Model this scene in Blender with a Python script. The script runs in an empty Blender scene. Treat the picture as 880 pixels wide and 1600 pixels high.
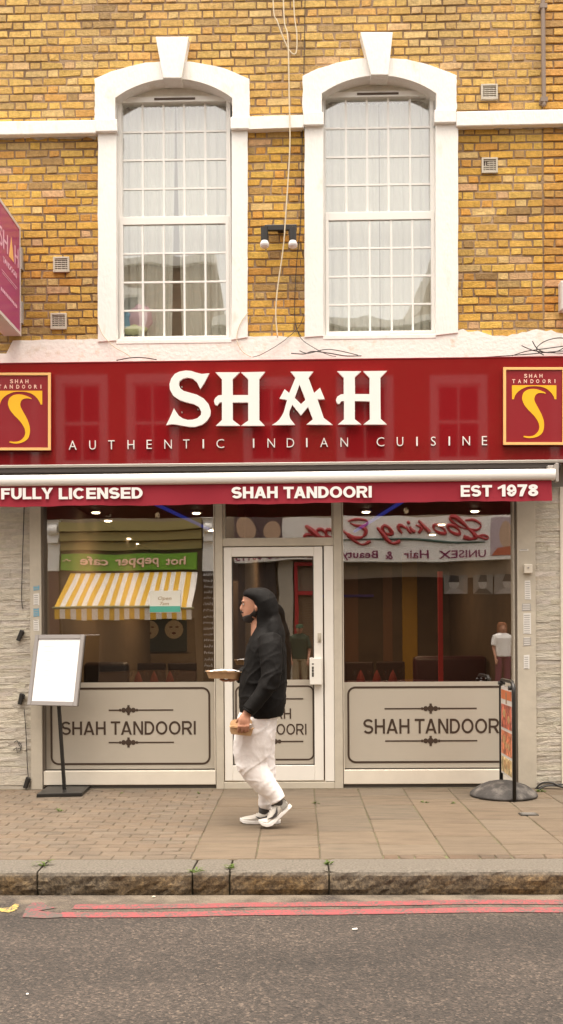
import bpy, bmesh, math, random
import numpy as np
from mathutils import Vector, Matrix, noise as mnoise
from mathutils.geometry import tessellate_polygon
random.seed(7)
R = math.radians
S = bpy.context.scene
C = S.collection

# ------------------------------------------------------------------ camera, sky, sun, exposure
F_PX, YAW, ROLL = 1475.0, 0.019, -0.0064
CAM = Vector((0.0, -8.68, 1.42))
ROT = Matrix.Rotation(YAW, 3, 'Z') @ Matrix.Rotation(R(90), 3, 'X') @ Matrix.Rotation(ROLL, 3, 'Z')
cd = bpy.data.cameras.new('camera'); cam = bpy.data.objects.new('camera', cd); C.objects.link(cam)
cam.matrix_world = Matrix.Translation(CAM) @ ROT.to_4x4()
cd.sensor_fit = 'AUTO'; cd.sensor_width = 36.0; cd.lens = F_PX / 1600 * 36
cd.shift_y = 190 / 1600; cd.clip_start = 0.05; cd.clip_end = 2000
S.camera = cam

SUN_EL, SUN_AZ = R(83), R(190)                # hazy bright overcast: a very wide, weak sun high over the road
w = bpy.data.worlds.new('World'); S.world = w; w.use_nodes = True
nt = w.node_tree; nt.nodes.clear()
sky = nt.nodes.new('ShaderNodeTexSky'); sky.sky_type = 'NISHITA'; sky.sun_disc = False
sky.sun_elevation = SUN_EL; sky.sun_rotation = SUN_AZ; sky.air_density = 1.0; sky.dust_density = 3.0
hsv = nt.nodes.new('ShaderNodeHueSaturation'); hsv.inputs['Saturation'].default_value = 0.12
wm = nt.nodes.new('ShaderNodeMix'); wm.data_type = 'RGBA'; wm.blend_type = 'MULTIPLY'
wm.inputs[0].default_value = 1.0; wm.inputs[7].default_value = (1.0, 0.915, 0.82, 1)
bg = nt.nodes.new('ShaderNodeBackground'); bg.inputs['Strength'].default_value = 0.15
wo = nt.nodes.new('ShaderNodeOutputWorld')
nt.links.new(sky.outputs[0], hsv.inputs['Color']); nt.links.new(hsv.outputs[0], wm.inputs[6])
# an overcast vault: brighter overhead than towards the horizon
tcw = nt.nodes.new('ShaderNodeTexCoord'); sxw = nt.nodes.new('ShaderNodeSeparateXYZ'); nt.links.new(tcw.outputs['Generated'], sxw.inputs[0])
mrw = nt.nodes.new('ShaderNodeMapRange'); mrw.inputs['From Min'].default_value = 0; mrw.inputs['From Max'].default_value = 1; mrw.inputs['To Min'].default_value = .75; mrw.inputs['To Max'].default_value = 1.7
nt.links.new(sxw.outputs['Z'], mrw.inputs['Value'])
wv = nt.nodes.new('ShaderNodeMix'); wv.data_type = 'RGBA'; wv.blend_type = 'MULTIPLY'; wv.inputs[0].default_value = 1
nt.links.new(wm.outputs[2], wv.inputs[6]); nt.links.new(mrw.outputs[0], wv.inputs[7]); nt.links.new(wv.outputs[2], bg.inputs['Color']); nt.links.new(bg.outputs[0], wo.inputs['Surface'])

sd = bpy.data.lights.new('sun', 'SUN'); sd.energy = 1.5; sd.angle = R(55); sd.color = (1.0, 0.92, 0.80)
sun = bpy.data.objects.new('sun', sd); C.objects.link(sun)
sdir = Vector((math.sin(SUN_AZ) * math.cos(SUN_EL), math.cos(SUN_AZ) * math.cos(SUN_EL), math.sin(SUN_EL)))
sun.rotation_euler = sdir.to_track_quat('Z', 'Y').to_euler(); sun.location = (0, 5, 30)

S.view_settings.view_transform = 'Standard'; S.view_settings.look = 'None'
S.view_settings.gamma = 1.0; S.view_settings.exposure = 1.48
S.render.engine = 'CYCLES'
S.cycles.use_denoising = True
S.cycles.max_bounces = 8; S.cycles.diffuse_bounces = 4; S.cycles.glossy_bounces = 5
S.cycles.transparent_max_bounces = 16; S.cycles.caustics_reflective = False; S.cycles.caustics_refractive = False
S.cycles.sample_clamp_indirect = 6.0

# ------------------------------------------------------------------ helpers
def P(px, py, Y):
    """The point of the photograph's view that lies on the vertical plane at depth Y: (x, z)."""
    d = ROT @ Vector(((px - 440) / F_PX, (990 - py) / F_PX, -1.0))
    t = (Y - CAM.y) / d.y
    return CAM.x + d.x * t, CAM.z + d.z * t
def PX(px, Y, py=700): return P(px, py, Y)[0]
def PZ(py, Y, px=440): return P(px, py, Y)[1]
def PG(px, py, z=0.0):
    """The point of the view on the level at height z: (x, y)."""
    d = ROT @ Vector(((px - 440) / F_PX, (990 - py) / F_PX, -1.0))
    t = (z - CAM.z) / d.z
    return CAM.x + d.x * t, CAM.y + d.y * t
def rect(x0, x1, y0, y1, Y):
    xm, ym = (x0 + x1) / 2, (y0 + y1) / 2
    return P(x0, ym, Y)[0], P(x1, ym, Y)[0], P(xm, y1, Y)[1], P(xm, y0, Y)[1]     # X0 X1 Z0 Z1

def srgb(r, g, b):
    def f(c):
        c /= 255.0
        return c / 12.92 if c <= 0.04045 else ((c + 0.055) / 1.055) ** 2.4
    return (f(r), f(g), f(b))

def mat(name, col, rough=0.6, metal=0.0, var=0.0, vscale=6.0, bump=0.0, bscale=40.0, coat=0.0, emit=0.0,
        col2=None, stretch=None, attr=None, spec=0.5, detail=4.0, transl=0.0, sheen=0.0, cut=(.38, .64)):
    m = bpy.data.materials.new(name); m.use_nodes = True
    t = m.node_tree; b = t.nodes['Principled BSDF']; L = t.links.new
    b.inputs['Roughness'].default_value = rough; b.inputs['Metallic'].default_value = metal
    b.inputs['Specular IOR Level'].default_value = spec
    b.inputs['Coat Weight'].default_value = coat; b.inputs['Coat Roughness'].default_value = 0.04
    if sheen: b.inputs['Sheen Weight'].default_value = sheen
    b.inputs['Base Color'].default_value = (*col, 1)
    tc = t.nodes.new('ShaderNodeTexCoord'); mp = t.nodes.new('ShaderNodeMapping')
    L(tc.outputs['Object'], mp.inputs['Vector'])
    if stretch: mp.inputs['Scale'].default_value = stretch
    src = None
    if attr:
        a = t.nodes.new('ShaderNodeVertexColor'); a.layer_name = attr; src = a.outputs['Color']
    if var > 0 or col2:
        n = t.nodes.new('ShaderNodeTexNoise'); n.inputs['Scale'].default_value = vscale; n.inputs['Detail'].default_value = detail
        n.inputs['Roughness'].default_value = 0.62
        L(mp.outputs[0], n.inputs['Vector'])
        if col2:
            rp = t.nodes.new('ShaderNodeValToRGB'); rp.color_ramp.elements[0].position = cut[0]; rp.color_ramp.elements[1].position = cut[1]
            L(n.outputs['Fac'], rp.inputs['Fac'])
            mx = t.nodes.new('ShaderNodeMix'); mx.data_type = 'RGBA'
            mx.inputs[6].default_value = (*col, 1); mx.inputs[7].default_value = (*col2, 1)
            if src: L(src, mx.inputs[6])
            L(rp.outputs['Color'], mx.inputs[0]); src = mx.outputs[2]
        if var > 0:
            mr = t.nodes.new('ShaderNodeMapRange'); mr.inputs['From Min'].default_value = 0.25; mr.inputs['From Max'].default_value = 0.75
            mr.inputs['To Min'].default_value = 1 - var; mr.inputs['To Max'].default_value = 1 + var
            L(n.outputs['Fac'], mr.inputs['Value'])
            mu = t.nodes.new('ShaderNodeMix'); mu.data_type = 'RGBA'; mu.blend_type = 'MULTIPLY'; mu.inputs[0].default_value = 1
            mu.inputs[6].default_value = (*col, 1)
            if src: L(src, mu.inputs[6])
            L(mr.outputs[0], mu.inputs[7]); src = mu.outputs[2]
    if src: L(src, b.inputs['Base Color'])
    if bump > 0:
        n2 = t.nodes.new('ShaderNodeTexNoise'); n2.inputs['Scale'].default_value = bscale; n2.inputs['Detail'].default_value = 5
        L(mp.outputs[0], n2.inputs['Vector'])
        bu = t.nodes.new('ShaderNodeBump'); bu.inputs['Strength'].default_value = bump; bu.inputs['Distance'].default_value = 0.01
        L(n2.outputs['Fac'], bu.inputs['Height']); L(bu.outputs[0], b.inputs['Normal'])
    if emit > 0:
        b.inputs['Emission Color'].default_value = (*col, 1); b.inputs['Emission Strength'].default_value = emit
    if transl > 0:
        tr = t.nodes.new('ShaderNodeBsdfTranslucent'); tr.inputs['Color'].default_value = (*col, 1)
        ms = t.nodes.new('ShaderNodeMixShader'); ms.inputs[0].default_value = transl
        L(b.outputs[0], ms.inputs[1]); L(tr.outputs[0], ms.inputs[2]); L(ms.outputs[0], t.nodes['Material Output'].inputs['Surface'])
    return m

def glass_mat(name, base=0.10, tint=(0.88, 0.88, 0.85), wav=0.02, wscale=1.2):
    m = bpy.data.materials.new(name); m.use_nodes = True; t = m.node_tree; t.nodes.clear(); L = t.links.new
    o = t.nodes.new('ShaderNodeOutputMaterial'); ms = t.nodes.new('ShaderNodeMixShader')
    tr = t.nodes.new('ShaderNodeBsdfTransparent'); tr.inputs[0].default_value = (*tint, 1)
    gl = t.nodes.new('ShaderNodeBsdfGlossy'); gl.inputs['Roughness'].default_value = 0.0; gl.inputs['Color'].default_value = (1, 1, 1, 1)
    fr = t.nodes.new('ShaderNodeLayerWeight'); fr.inputs[0].default_value = 0.5
    pw = t.nodes.new('ShaderNodeMath'); pw.operation = 'POWER'; pw.inputs[1].default_value = 5.0; L(fr.outputs['Facing'], pw.inputs[0])
    ma = t.nodes.new('ShaderNodeMath'); ma.operation = 'MULTIPLY_ADD'; ma.inputs[1].default_value = 1 - base; ma.inputs[2].default_value = base
    ma.use_clamp = True
    L(pw.outputs[0], ma.inputs[0]); L(ma.outputs[0], ms.inputs[0]); L(tr.outputs[0], ms.inputs[1]); L(gl.outputs[0], ms.inputs[2])
    tc = t.nodes.new('ShaderNodeTexCoord'); n = t.nodes.new('ShaderNodeTexNoise'); n.inputs['Scale'].default_value = wscale; n.inputs['Detail'].default_value = 1
    bu = t.nodes.new('ShaderNodeBump'); bu.inputs['Strength'].default_value = wav; bu.inputs['Distance'].default_value = 0.1
    L(tc.outputs['Object'], n.inputs['Vector']); L(n.outputs['Fac'], bu.inputs['Height']); L(bu.outputs[0], gl.inputs['Normal'])
    L(ms.outputs[0], o.inputs['Surface'])
    return m

class MB:
    def __init__(s): s.v = []; s.f = []; s.mi = []; s.c = []; s.cur = 0; s.col = None; s.marks = []
    def add(s, vs, fs):
        o = len(s.v); s.marks.append((o, len(s.f))); s.v += [tuple(p) for p in vs]
        for f in fs: s.f.append([i + o for i in f]); s.mi.append(s.cur); s.c.append(s.col)
        return s
    def box(s, x0, x1, y0, y1, z0, z1, j=0.0):
        vs = [(x, y, z) for z in (z0, z1) for y in (y0, y1) for x in (x0, x1)]
        if j: vs = [(a + random.uniform(-j, j), b + random.uniform(-j, j), c + random.uniform(-j, j)) for a, b, c in vs]
        return s.add(vs, [(0, 2, 3, 1), (4, 5, 7, 6), (0, 1, 5, 4), (2, 6, 7, 3), (0, 4, 6, 2), (1, 3, 7, 5)])
    def obox(s, c, u, v, n, a, b, d):
        """box centred at c with half sizes a, b, d along the axes u, v, n"""
        c, u, v, n = Vector(c), Vector(u), Vector(v), Vector(n)
        vs = [c + u * a * i + v * b * j + n * d * k for k in (-1, 1) for j in (-1, 1) for i in (-1, 1)]
        return s.add(vs, [(0, 2, 3, 1), (4, 5, 7, 6), (0, 1, 5, 4), (2, 6, 7, 3), (0, 4, 6, 2), (1, 3, 7, 5)])
    def prism(s, loops, o, u, v, n, depth):
        """outline(s) in the plane o + a*u + b*v, thickened along n"""
        o, u, v, n = Vector(o), Vector(u), Vector(v), Vector(n)
        flat = [p for l in loops for p in l]
        tris = tessellate_polygon([[Vector((a, b, 0)) for a, b in l] for l in loops])
        N = len(flat)
        vs = [o + u * a + v * b for a, b in flat] + [o + u * a + v * b + n * depth for a, b in flat]
        fs = [tuple(t) for t in tris] + [tuple(i + N for i in reversed(t)) for t in tris]
        k = 0
        for l in loops:
            m = len(l)
            for i in range(m): a, b = k + i, k + (i + 1) % m; fs.append((a, b, b + N, a + N))
            k += m
        return s.add(vs, fs)
    def poly_px(s, loops, Y, depth, sx=1, sy=1, ox=0, oy=0):
        """outlines given in photograph pixels, standing at plane Y and thickened away from the viewer"""
        ls = [[P(ox + a * sx, oy + b * sy, Y) for a, b in l] for l in loops]
        return s.prism(ls, (0, Y, 0), (1, 0, 0), (0, 0, 1), (0, 1, 0), depth)
    def tube(s, pts, r, n=8, cap=True):
        pts = [Vector(p) for p in pts]; rs = r if isinstance(r, (list, tuple)) else [r] * len(pts)
        vs = []; prev = None
        for i, p in enumerate(pts):
            t = (pts[min(i + 1, len(pts) - 1)] - pts[max(i - 1, 0)]).normalized()
            a = (prev - t * prev.dot(t)) if prev else t.orthogonal()
            if a.length < 1e-5: a = t.orthogonal()
            a.normalize(); b = t.cross(a); prev = a
            for k in range(n):
                th = 2 * math.pi * k / n; vs.append(p + (a * math.cos(th) + b * math.sin(th)) * rs[i])
        fs = [(i * n + k, i * n + (k + 1) % n, (i + 1) * n + (k + 1) % n, (i + 1) * n + k) for i in range(len(pts) - 1) for k in range(n)]
        if cap: fs += [tuple(range(n))[::-1], tuple(range((len(pts) - 1) * n, len(pts) * n))]
        return s.add(vs, fs)
    def lathe(s, prof, c, n=24, ax='z', sx=1.0, sy=1.0):
        vs = []
        for r, h in prof:
            for k in range(n):
                th = 2 * math.pi * k / n; a, b = r * math.cos(th) * sx, r * math.sin(th) * sy
                vs.append({'z': (c[0] + a, c[1] + b, c[2] + h), 'y': (c[0] + a, c[1] + h, c[2] + b), 'x': (c[0] + h, c[1] + a, c[2] + b)}[ax])
        m = len(prof)
        fs = [(i * n + k, i * n + (k + 1) % n, (i + 1) * n + (k + 1) % n, (i + 1) * n + k) for i in range(m - 1) for k in range(n)]
        fs += [tuple(range(n))[::-1], tuple(range((m - 1) * n, m * n))]
        return s.add(vs, fs)
    def ball(s, c, rx, ry=None, rz=None, n=12):
        ry = ry or rx; rz = rz or rx
        prof = [(math.sin(math.pi * i / n), -math.cos(math.pi * i / n)) for i in range(n + 1)]
        prof[0] = (0.02, -1); prof[-1] = (0.02, 1)
        vs = [(c[0] + r * math.cos(2 * math.pi * k / 16) * rx, c[1] + r * math.sin(2 * math.pi * k / 16) * ry, c[2] + h * rz) for r, h in prof for k in range(16)]
        fs = [(i * 16 + k, i * 16 + (k + 1) % 16, (i + 1) * 16 + (k + 1) % 16, (i + 1) * 16 + k) for i in range(n) for k in range(16)]
        fs += [tuple(range(16))[::-1], tuple(range(n * 16, n * 16 + 16))]
        return s.add(vs, fs)
    def loft(s, rings, n=20, side=(0, 1, 0), ex=2.0, flat=False):
        """rings: (x, y, z, half width along side, half width along the front)"""
        side = Vector(side); vs = []
        cs = [Vector(r[:3]) for r in rings]
        for i, r in enumerate(rings):
            t = (cs[min(i + 1, len(cs) - 1)] - cs[max(i - 1, 0)]).normalized()
            sd_ = (side - t * side.dot(t)).normalized(); fr = t.cross(sd_)
            if flat: sd_, fr = side, side.cross(Vector((0, 0, 1)))
            for k in range(n):
                th = 2 * math.pi * k / n; ca, sa = math.cos(th), math.sin(th)
                ca = math.copysign(abs(ca) ** (2 / ex), ca); sa = math.copysign(abs(sa) ** (2 / ex), sa)
                vs.append(cs[i] + sd_ * r[3] * ca + fr * r[4] * sa)
        m = len(rings)
        fs = [(i * n + k, i * n + (k + 1) % n, (i + 1) * n + (k + 1) % n, (i + 1) * n + k) for i in range(m - 1) for k in range(n)]
        fs += [tuple(range(n))[::-1], tuple(range((m - 1) * n, m * n))]
        return s.add(vs, fs)
    def text(s, body, o, u, v, n, w_, h_, depth=0.004, bold=0.0, shear=0.0, spacing=1.0):
        """lettering fitted to w_ x h_ with its lower left corner at o, reading along u, up along v, facing n"""
        cu = bpy.data.curves.new('lettering', 'FONT'); cu.body = body; cu.offset = bold; cu.shear = shear
        cu.space_character = spacing; cu.extrude = 0.5; cu.resolution_u = 3
        ob = bpy.data.objects.new('lettering', cu); C.objects.link(ob)
        dg = bpy.context.evaluated_depsgraph_get(); dg.update()
        me = bpy.data.meshes.new_from_object(ob.evaluated_get(dg))
        co = np.array([q.co[:] for q in me.vertices]); lo, hi = co.min(0), co.max(0)
        o, u, v, n = Vector(o), Vector(u), Vector(v), Vector(n)
        vs = [o + u * ((q[0] - lo[0]) / (hi[0] - lo[0]) * w_) + v * ((q[1] - lo[1]) / (hi[1] - lo[1]) * h_) + n * ((q[2] + 0.5) * depth) for q in co]
        s.add(vs, [tuple(p.vertices) for p in me.polygons])
        bpy.data.objects.remove(ob); bpy.data.curves.remove(cu); bpy.data.meshes.remove(me)
        return s
    def text_px(s, body, x0, x1, y0, y1, Y, depth=0.004, **k):
        X0, X1, Z0, Z1 = rect(x0, x1, y0, y1, Y)
        return s.text(body, (X0, Y, Z0), (1, 0, 0), (0, 0, 1), (0, -1, 0), X1 - X0, Z1 - Z0, depth, **k)
    def each(s, name, mats, parent=None, **k):
        """every shape added to this builder becomes an object of its own"""
        out = []; ends = s.marks[1:] + [(len(s.v), len(s.f))]
        for (v0, f0), (v1, f1) in zip(s.marks, ends):
            q = MB(); q.v = s.v[v0:v1]; q.f = [[i - v0 for i in f] for f in s.f[f0:f1]]; q.mi = s.mi[f0:f1]; q.c = s.c[f0:f1]; out.append(q.build(name, mats, parent, **k))
        return out
    def build(s, name, mats, parent=None, smooth=False, bevel=0.0, seg=2, sub=0, root=None):
        me = bpy.data.meshes.new(name)
        base = Vector((0, 0, 0))
        r = parent
        while r is not None: base = base + r.location; r = r.parent
        if root is not None: base = Vector(root)
        me.from_pydata([tuple(Vector(p) - base) for p in s.v], [], s.f)
        mats = mats if isinstance(mats, (list, tuple)) else [mats]
        for m in mats: me.materials.append(m)
        me.polygons.foreach_set('material_index', s.mi)
        if any(c is not None for c in s.c):
            ca = me.color_attributes.new('Col', 'FLOAT_COLOR', 'CORNER')
            arr = []
            for p, c in zip(me.polygons, s.c): arr += list((*(c or (0.5, 0.5, 0.5)), 1.0)) * p.loop_total
            ca.data.foreach_set('color', arr)
        bm = bmesh.new(); bm.from_mesh(me); bmesh.ops.recalc_face_normals(bm, faces=bm.faces); bm.to_mesh(me); bm.free()
        if smooth:
            me.polygons.foreach_set('use_smooth', [True] * len(me.polygons))
        me.update()
        o = bpy.data.objects.new(name, me); C.objects.link(o)
        if parent is not None: o.parent = parent
        if root is not None: o.location = root
        if bevel:
            b = o.modifiers.new('bevel', 'BEVEL'); b.width = bevel; b.segments = seg; b.limit_method = 'ANGLE'; b.angle_limit = R(40)
        if sub:
            q = o.modifiers.new('sub', 'SUBSURF'); q.levels = sub; q.render_levels = sub
        return o

def tag(o, label, cat, group=None):
    o['label'] = label; o['category'] = cat
    if group: o['group'] = group
    return o
def thing(name, loc, label, cat, group=None):
    o = bpy.data.objects.new(name, None); C.objects.link(o); o.location = loc; o.empty_display_size = 0.1
    return tag(o, label, cat, group)
def struct(o, kind='structure'): o['kind'] = kind; return o
def dup(root, loc, label, rz=0.0):
    """a copy of a thing with copies of its parts and sub-parts"""
    r = root.copy(); C.objects.link(r); r.location = loc; r.rotation_euler = (0, 0, rz); r['label'] = label
    for ch in list(root.children):
        c = ch.copy(); C.objects.link(c); c.parent = r
        for g in list(ch.children):
            d = g.copy(); C.objects.link(d); d.parent = c
    return r
def remesh(mb, voxel, smooth_it=4, fold=None):
    """merge overlapping shapes into one continuous skin"""
    ob = mb.build('skin', [], None)
    m = ob.modifiers.new('r', 'REMESH'); m.mode = 'VOXEL'; m.voxel_size = voxel
    if smooth_it:
        q = ob.modifiers.new('s', 'SMOOTH'); q.factor = 0.5; q.iterations = smooth_it
    dg = bpy.context.evaluated_depsgraph_get(); dg.update()
    me = bpy.data.meshes.new_from_object(ob.evaluated_get(dg))
    out = MB(); co = [v.co.copy() for v in me.vertices]
    if fold:
        co = [c + v.normal * fold(c) for c, v in zip(co, me.vertices)]
    out.add(co, [tuple(p.vertices) for p in me.polygons])
    bpy.data.objects.remove(ob); bpy.data.meshes.remove(me)
    return out
def frame(mb, x0, x1, z0, z1, wl, wr, wb, wt, y0, y1):
    """four butted members"""
    mb.box(x0, x0 + wl, y0, y1, z0, z1); mb.box(x1 - wr, x1, y0, y1, z0, z1)
    mb.box(x0 + wl, x1 - wr, y0, y1, z0, z0 + wb); mb.box(x0 + wl, x1 - wr, y0, y1, z1 - wt, z1)
    return mb
def arc(cx, cz, r, a0, a1, n): return [(cx + r * math.cos(a0 + (a1 - a0) * i / n), cz + r * math.sin(a0 + (a1 - a0) * i / n)) for i in range(n + 1)]
def rrect_ring(x0, x1, z0, z1, rad, wd):
    def loop(x0, x1, z0, z1, r):
        p = []
        for cx, cz, a in ((x1 - r, z1 - r, 0), (x0 + r, z1 - r, 90), (x0 + r, z0 + r, 180), (x1 - r, z0 + r, 270)): p += arc(cx, cz, r, R(a), R(a + 90), 8)
        return p
    return [loop(x0, x1, z0, z1, rad), loop(x0 + wd, x1 - wd, z0 + wd, z1 - wd, rad - wd)]

def glyph(ch, t):
    """a plain grotesque capital in a box one unit high: (width, outlines); t is the stroke"""
    E_ = lambda cx, cy, rx, ry, a0, a1, n=16: [(cx + rx * math.cos(R(a0 + (a1 - a0) * i / n)), cy + ry * math.sin(R(a0 + (a1 - a0) * i / n))) for i in range(n + 1)]
    h = t * .86; w_ = {'S': .78, 'H': .80, 'A': .90, 'N': .80, 'D': .80, 'O': .95, 'R': .84, 'I': t, 'T': .78, 'F': .68, 'U': .80, 'L': .66, 'Y': .88, 'C': .90, 'E': .72, '1': .30 + t, '9': .66, '7': .64, '8': .66}[ch]
    w_ = w_ if ch in 'I1' else w_ + (t - .16) * .6
    if ch == 'I': return w_, [[(0, 0), (t, 0), (t, 1), (0, 1)]]
    if ch == 'H': return w_, [[(0, 0), (t, 0), (t, .5 - h / 2), (w_ - t, .5 - h / 2), (w_ - t, 0), (w_, 0), (w_, 1), (w_ - t, 1), (w_ - t, .5 + h / 2), (t, .5 + h / 2), (t, 1), (0, 1)]]
    if ch == 'T': return w_, [[(w_ / 2 - t / 2, 0), (w_ / 2 + t / 2, 0), (w_ / 2 + t / 2, 1 - h), (w_, 1 - h), (w_, 1), (0, 1), (0, 1 - h), (w_ / 2 - t / 2, 1 - h)]]
    if ch == 'L': return w_, [[(0, 0), (w_, 0), (w_, h), (t, h), (t, 1), (0, 1)]]
    if ch == 'F': return w_, [[(0, 0), (t, 0), (t, .42), (w_ * .9, .42), (w_ * .9, .42 + h), (t, .42 + h), (t, 1 - h), (w_, 1 - h), (w_, 1), (0, 1)]]
    if ch == 'E': return w_, [[(0, 0), (w_, 0), (w_, h), (t, h), (t, .5 - h / 2), (w_ * .93, .5 - h / 2), (w_ * .93, .5 + h / 2), (t, .5 + h / 2), (t, 1 - h), (w_, 1 - h), (w_, 1), (0, 1)]]
    if ch == 'A':
        k = w_ / 2 - .56 * t; a = 1.08 * t; y = .20 + h * .9
        return w_, [[(0, 0), (a, 0), (a + k * .20, .20), (w_ - a - k * .20, .20), (w_ - a, 0), (w_, 0), (w_ / 2 + .56 * t, 1), (w_ / 2 - .56 * t, 1)], [(a + k * y, y), (w_ - a - k * y, y), (w_ / 2, (w_ / 2 - a) / k)]]
    if ch == 'N':
        d = 1 - (w_ - 2.05 * t) / (w_ - 1.05 * t)
        return w_, [[(0, 0), (t, 0), (t, 1 - d), (w_ - 1.05 * t, 0), (w_, 0), (w_, 1), (w_ - t, 1), (w_ - t, d), (1.05 * t, 1), (0, 1)]]
    if ch == 'Y': return w_, [[(w_ / 2 - t / 2, 0), (w_ / 2 + t / 2, 0), (w_ / 2 + t / 2, .42), (w_, 1), (w_ - 1.18 * t, 1), (w_ / 2, .60), (1.18 * t, 1), (0, 1), (w_ / 2 - t / 2, .42)]]
    if ch == 'O': return w_, [E_(w_ / 2, .5, w_ / 2, .5, 0, 360, 40)[:-1], E_(w_ / 2, .5, w_ / 2 - t, .5 - h, 0, 360, 40)[:-1]]
    if ch == 'D': return w_, [[(0, 0)] + E_(.42 * w_, .5, .58 * w_, .5, -90, 90, 20) + [(0, 1)], [(t, h)] + E_(.42 * w_, .5, .58 * w_ - t, .5 - h, -90, 90, 20) + [(t, 1 - h)]]
    if ch == 'C': return w_, [E_(w_ / 2, .5, w_ / 2, .5, 38, 322, 32) + E_(w_ / 2, .5, w_ / 2 - t, .5 - h, 318, 42, 32)]
    if ch == 'U': return w_, [[(0, 1)] + E_(w_ / 2, .42, w_ / 2, .42, 180, 360, 18) + [(w_, 1), (w_ - t, 1)] + E_(w_ / 2, .42, w_ / 2 - t, .42 - h, 360, 180, 18) + [(t, 1)]]
    if ch == 'R': return w_, [[(0, 0), (t, 0), (t, .38), (.46 * w_, .38), (w_ - 1.22 * t, 0), (w_, 0), (.70 * w_, .41)] + E_(.58 * w_, .70, .39 * w_, .30, -68, 90, 14) + [(0, 1)], [(t, .38 + h)] + E_(.57 * w_, .69, .40 * w_ - t, .31 - h, -90, 90, 12) + [(t, 1 - h)]]
    if ch == '1': return w_, [[(.30, 0), (.30 + t, 0), (.30 + t, 1), (.30 + .3 * t, 1), (.16, .86), (0, .78), (0, .60), (.30, .72)]]
    if ch == '7': return w_, [[(.18 * w_, 0), (.18 * w_ + t, 0), (.40 * w_ + t * .9, .42), (w_, .88), (w_, 1), (0, 1), (0, 1 - h), (w_ - t * 1.2, 1 - h), (.30 * w_, .45)]]
    if ch == '8': return w_, [E_(w_ / 2, .285, w_ / 2, .285, 118, 422, 26) + E_(w_ / 2, .755, w_ * .46, .245, -62, 242, 26), E_(w_ / 2, .285, w_ / 2 - t, .285 - h, 0, 360, 20)[:-1], E_(w_ / 2, .755, w_ * .46 - t, .245 - h, 0, 360, 20)[:-1]]
    if ch == '9': return w_, [E_(w_ / 2, .5, w_ / 2, .5, -160, 180, 30) + E_(w_ / 2, .67, w_ / 2, .33, 184, 318, 14) + E_(w_ / 2, .5, w_ / 2 - t, .5 - h, -14, -158, 16), E_(w_ / 2, .67, w_ / 2 - t, .33 - h, 0, 360, 20)[:-1]]
    c = w_ / 2; ry = .25 - h / 4; rx = w_ / 2 - t / 2
    mid = E_(c, 1 - h / 2 - ry, rx, ry, 22, 270, 22) + E_(c, h / 2 + ry, rx, ry, 90, -158, 22)[1:]
    lf, rt = [], []
    for i, p in enumerate(mid):
        a, b = mid[max(i - 1, 0)], mid[min(i + 1, len(mid) - 1)]; dx, dy = b[0] - a[0], b[1] - a[1]; l = math.hypot(dx, dy); q = (t + (h - t) * abs(dx / l)) / 2 * (1.12 if 14 < i < 30 else 1)
        lf.append((p[0] - dy / l * q, p[1] + dx / l * q)); rt.append((p[0] + dy / l * q, p[1] - dx / l * q))
    return w_, [lf + rt[::-1]]
def caps_px(mb, body, x0, x1, y0, y1, Y, depth, t, gap):
    """plain capitals fitted to a box of the photograph at plane Y"""
    X0, X1, Z0, Z1 = rect(x0, x1, y0, y1, Y); x = 0; out = []
    for ch in body:
        if ch == ' ': x += .30; continue
        w_, ls = glyph(ch, t); g = .0
        if out and (out[-1][0] + ch) in ('TA', 'LY', 'AT'): x -= .07
        out.append((ch, x, ls)); x += w_ + gap
    k = (X1 - X0) / (x - gap)
    for ch, xx, ls in out: mb.prism([[(X0 + (a + xx) * k, Z0 + b * (Z1 - Z0)) for a, b in l] for l in ls], (0, Y, 0), (1, 0, 0), (0, 0, 1), (0, -1, 0), depth)
    return mb

# ------------------------------------------------------------------ materials
M = {}
M['brick'] = mat('brick', (.4, .25, .08), .85, attr='Col', var=.34, vscale=26, bump=.7, bscale=70, detail=8)
M['brick_red'] = mat('brick_across', (.30, .17, .09), .85, attr='Col', var=.2, vscale=20)
M['mortar'] = mat('mortar', (.19, .118, .065), .95, var=.28, vscale=1.3, bump=.7, bscale=70, col2=(.33, .23, .145), cut=(.40, .60))
M['white_paint'] = mat('white_masonry_paint', (.84, .82, .785), .55, var=.03, vscale=5, bump=.35, bscale=45, col2=(.66, .60, .50), cut=(.60, .80), stretch=(1, 1, .45))
M['render'] = mat('white_render', (.82, .80, .755), .7, var=.04, vscale=7, bump=.45, bscale=30, col2=(.66, .58, .47), cut=(.56, .74))
M['reveal'] = mat('grey_reveal_paint', (.72, .69, .63), .7, var=.15, vscale=9)
M['upvc'] = mat('white_upvc', (.80, .785, .75), .3)
M['slot'] = mat('dark_slot', (.10, .07, .055), .7)
M['net'] = mat('net_curtain', (.86, .87, .80), .9, transl=.12, var=.06, vscale=40, stretch=(6, 1, .1))
M['drape'] = mat('drape_fabric', (.30, .17, .13), .9, transl=.3)
M['room'] = mat('room_plaster', (.30, .27, .23), .9)
M['dark_room'] = mat('dark_timber_wall', (.085, .055, .035), .7, var=.25, vscale=3)
M['tan_room'] = mat('tan_plaster_wall', (.24, .17, .11), .8, var=.1, vscale=3)
M['ceil'] = mat('brown_ceiling', (.10, .065, .045), .6)
M['floor_in'] = mat('dark_floor', (.05, .035, .03), .4)
M['red_panel'] = mat('red_acrylic', (.225, .008, .011), .03, coat=.35, spec=.45, var=.05, vscale=.8)
M['letter_white'] = mat('white_letter', (.85, .82, .79), .35)
M['gold'] = mat('gold_yellow', srgb(244, 186, 40), .35)
M['gold_frame'] = mat('pale_gold_frame', srgb(240, 190, 120), .4)
M['maroon'] = mat('maroon_panel', srgb(140, 30, 40), .3, coat=.3)
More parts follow.
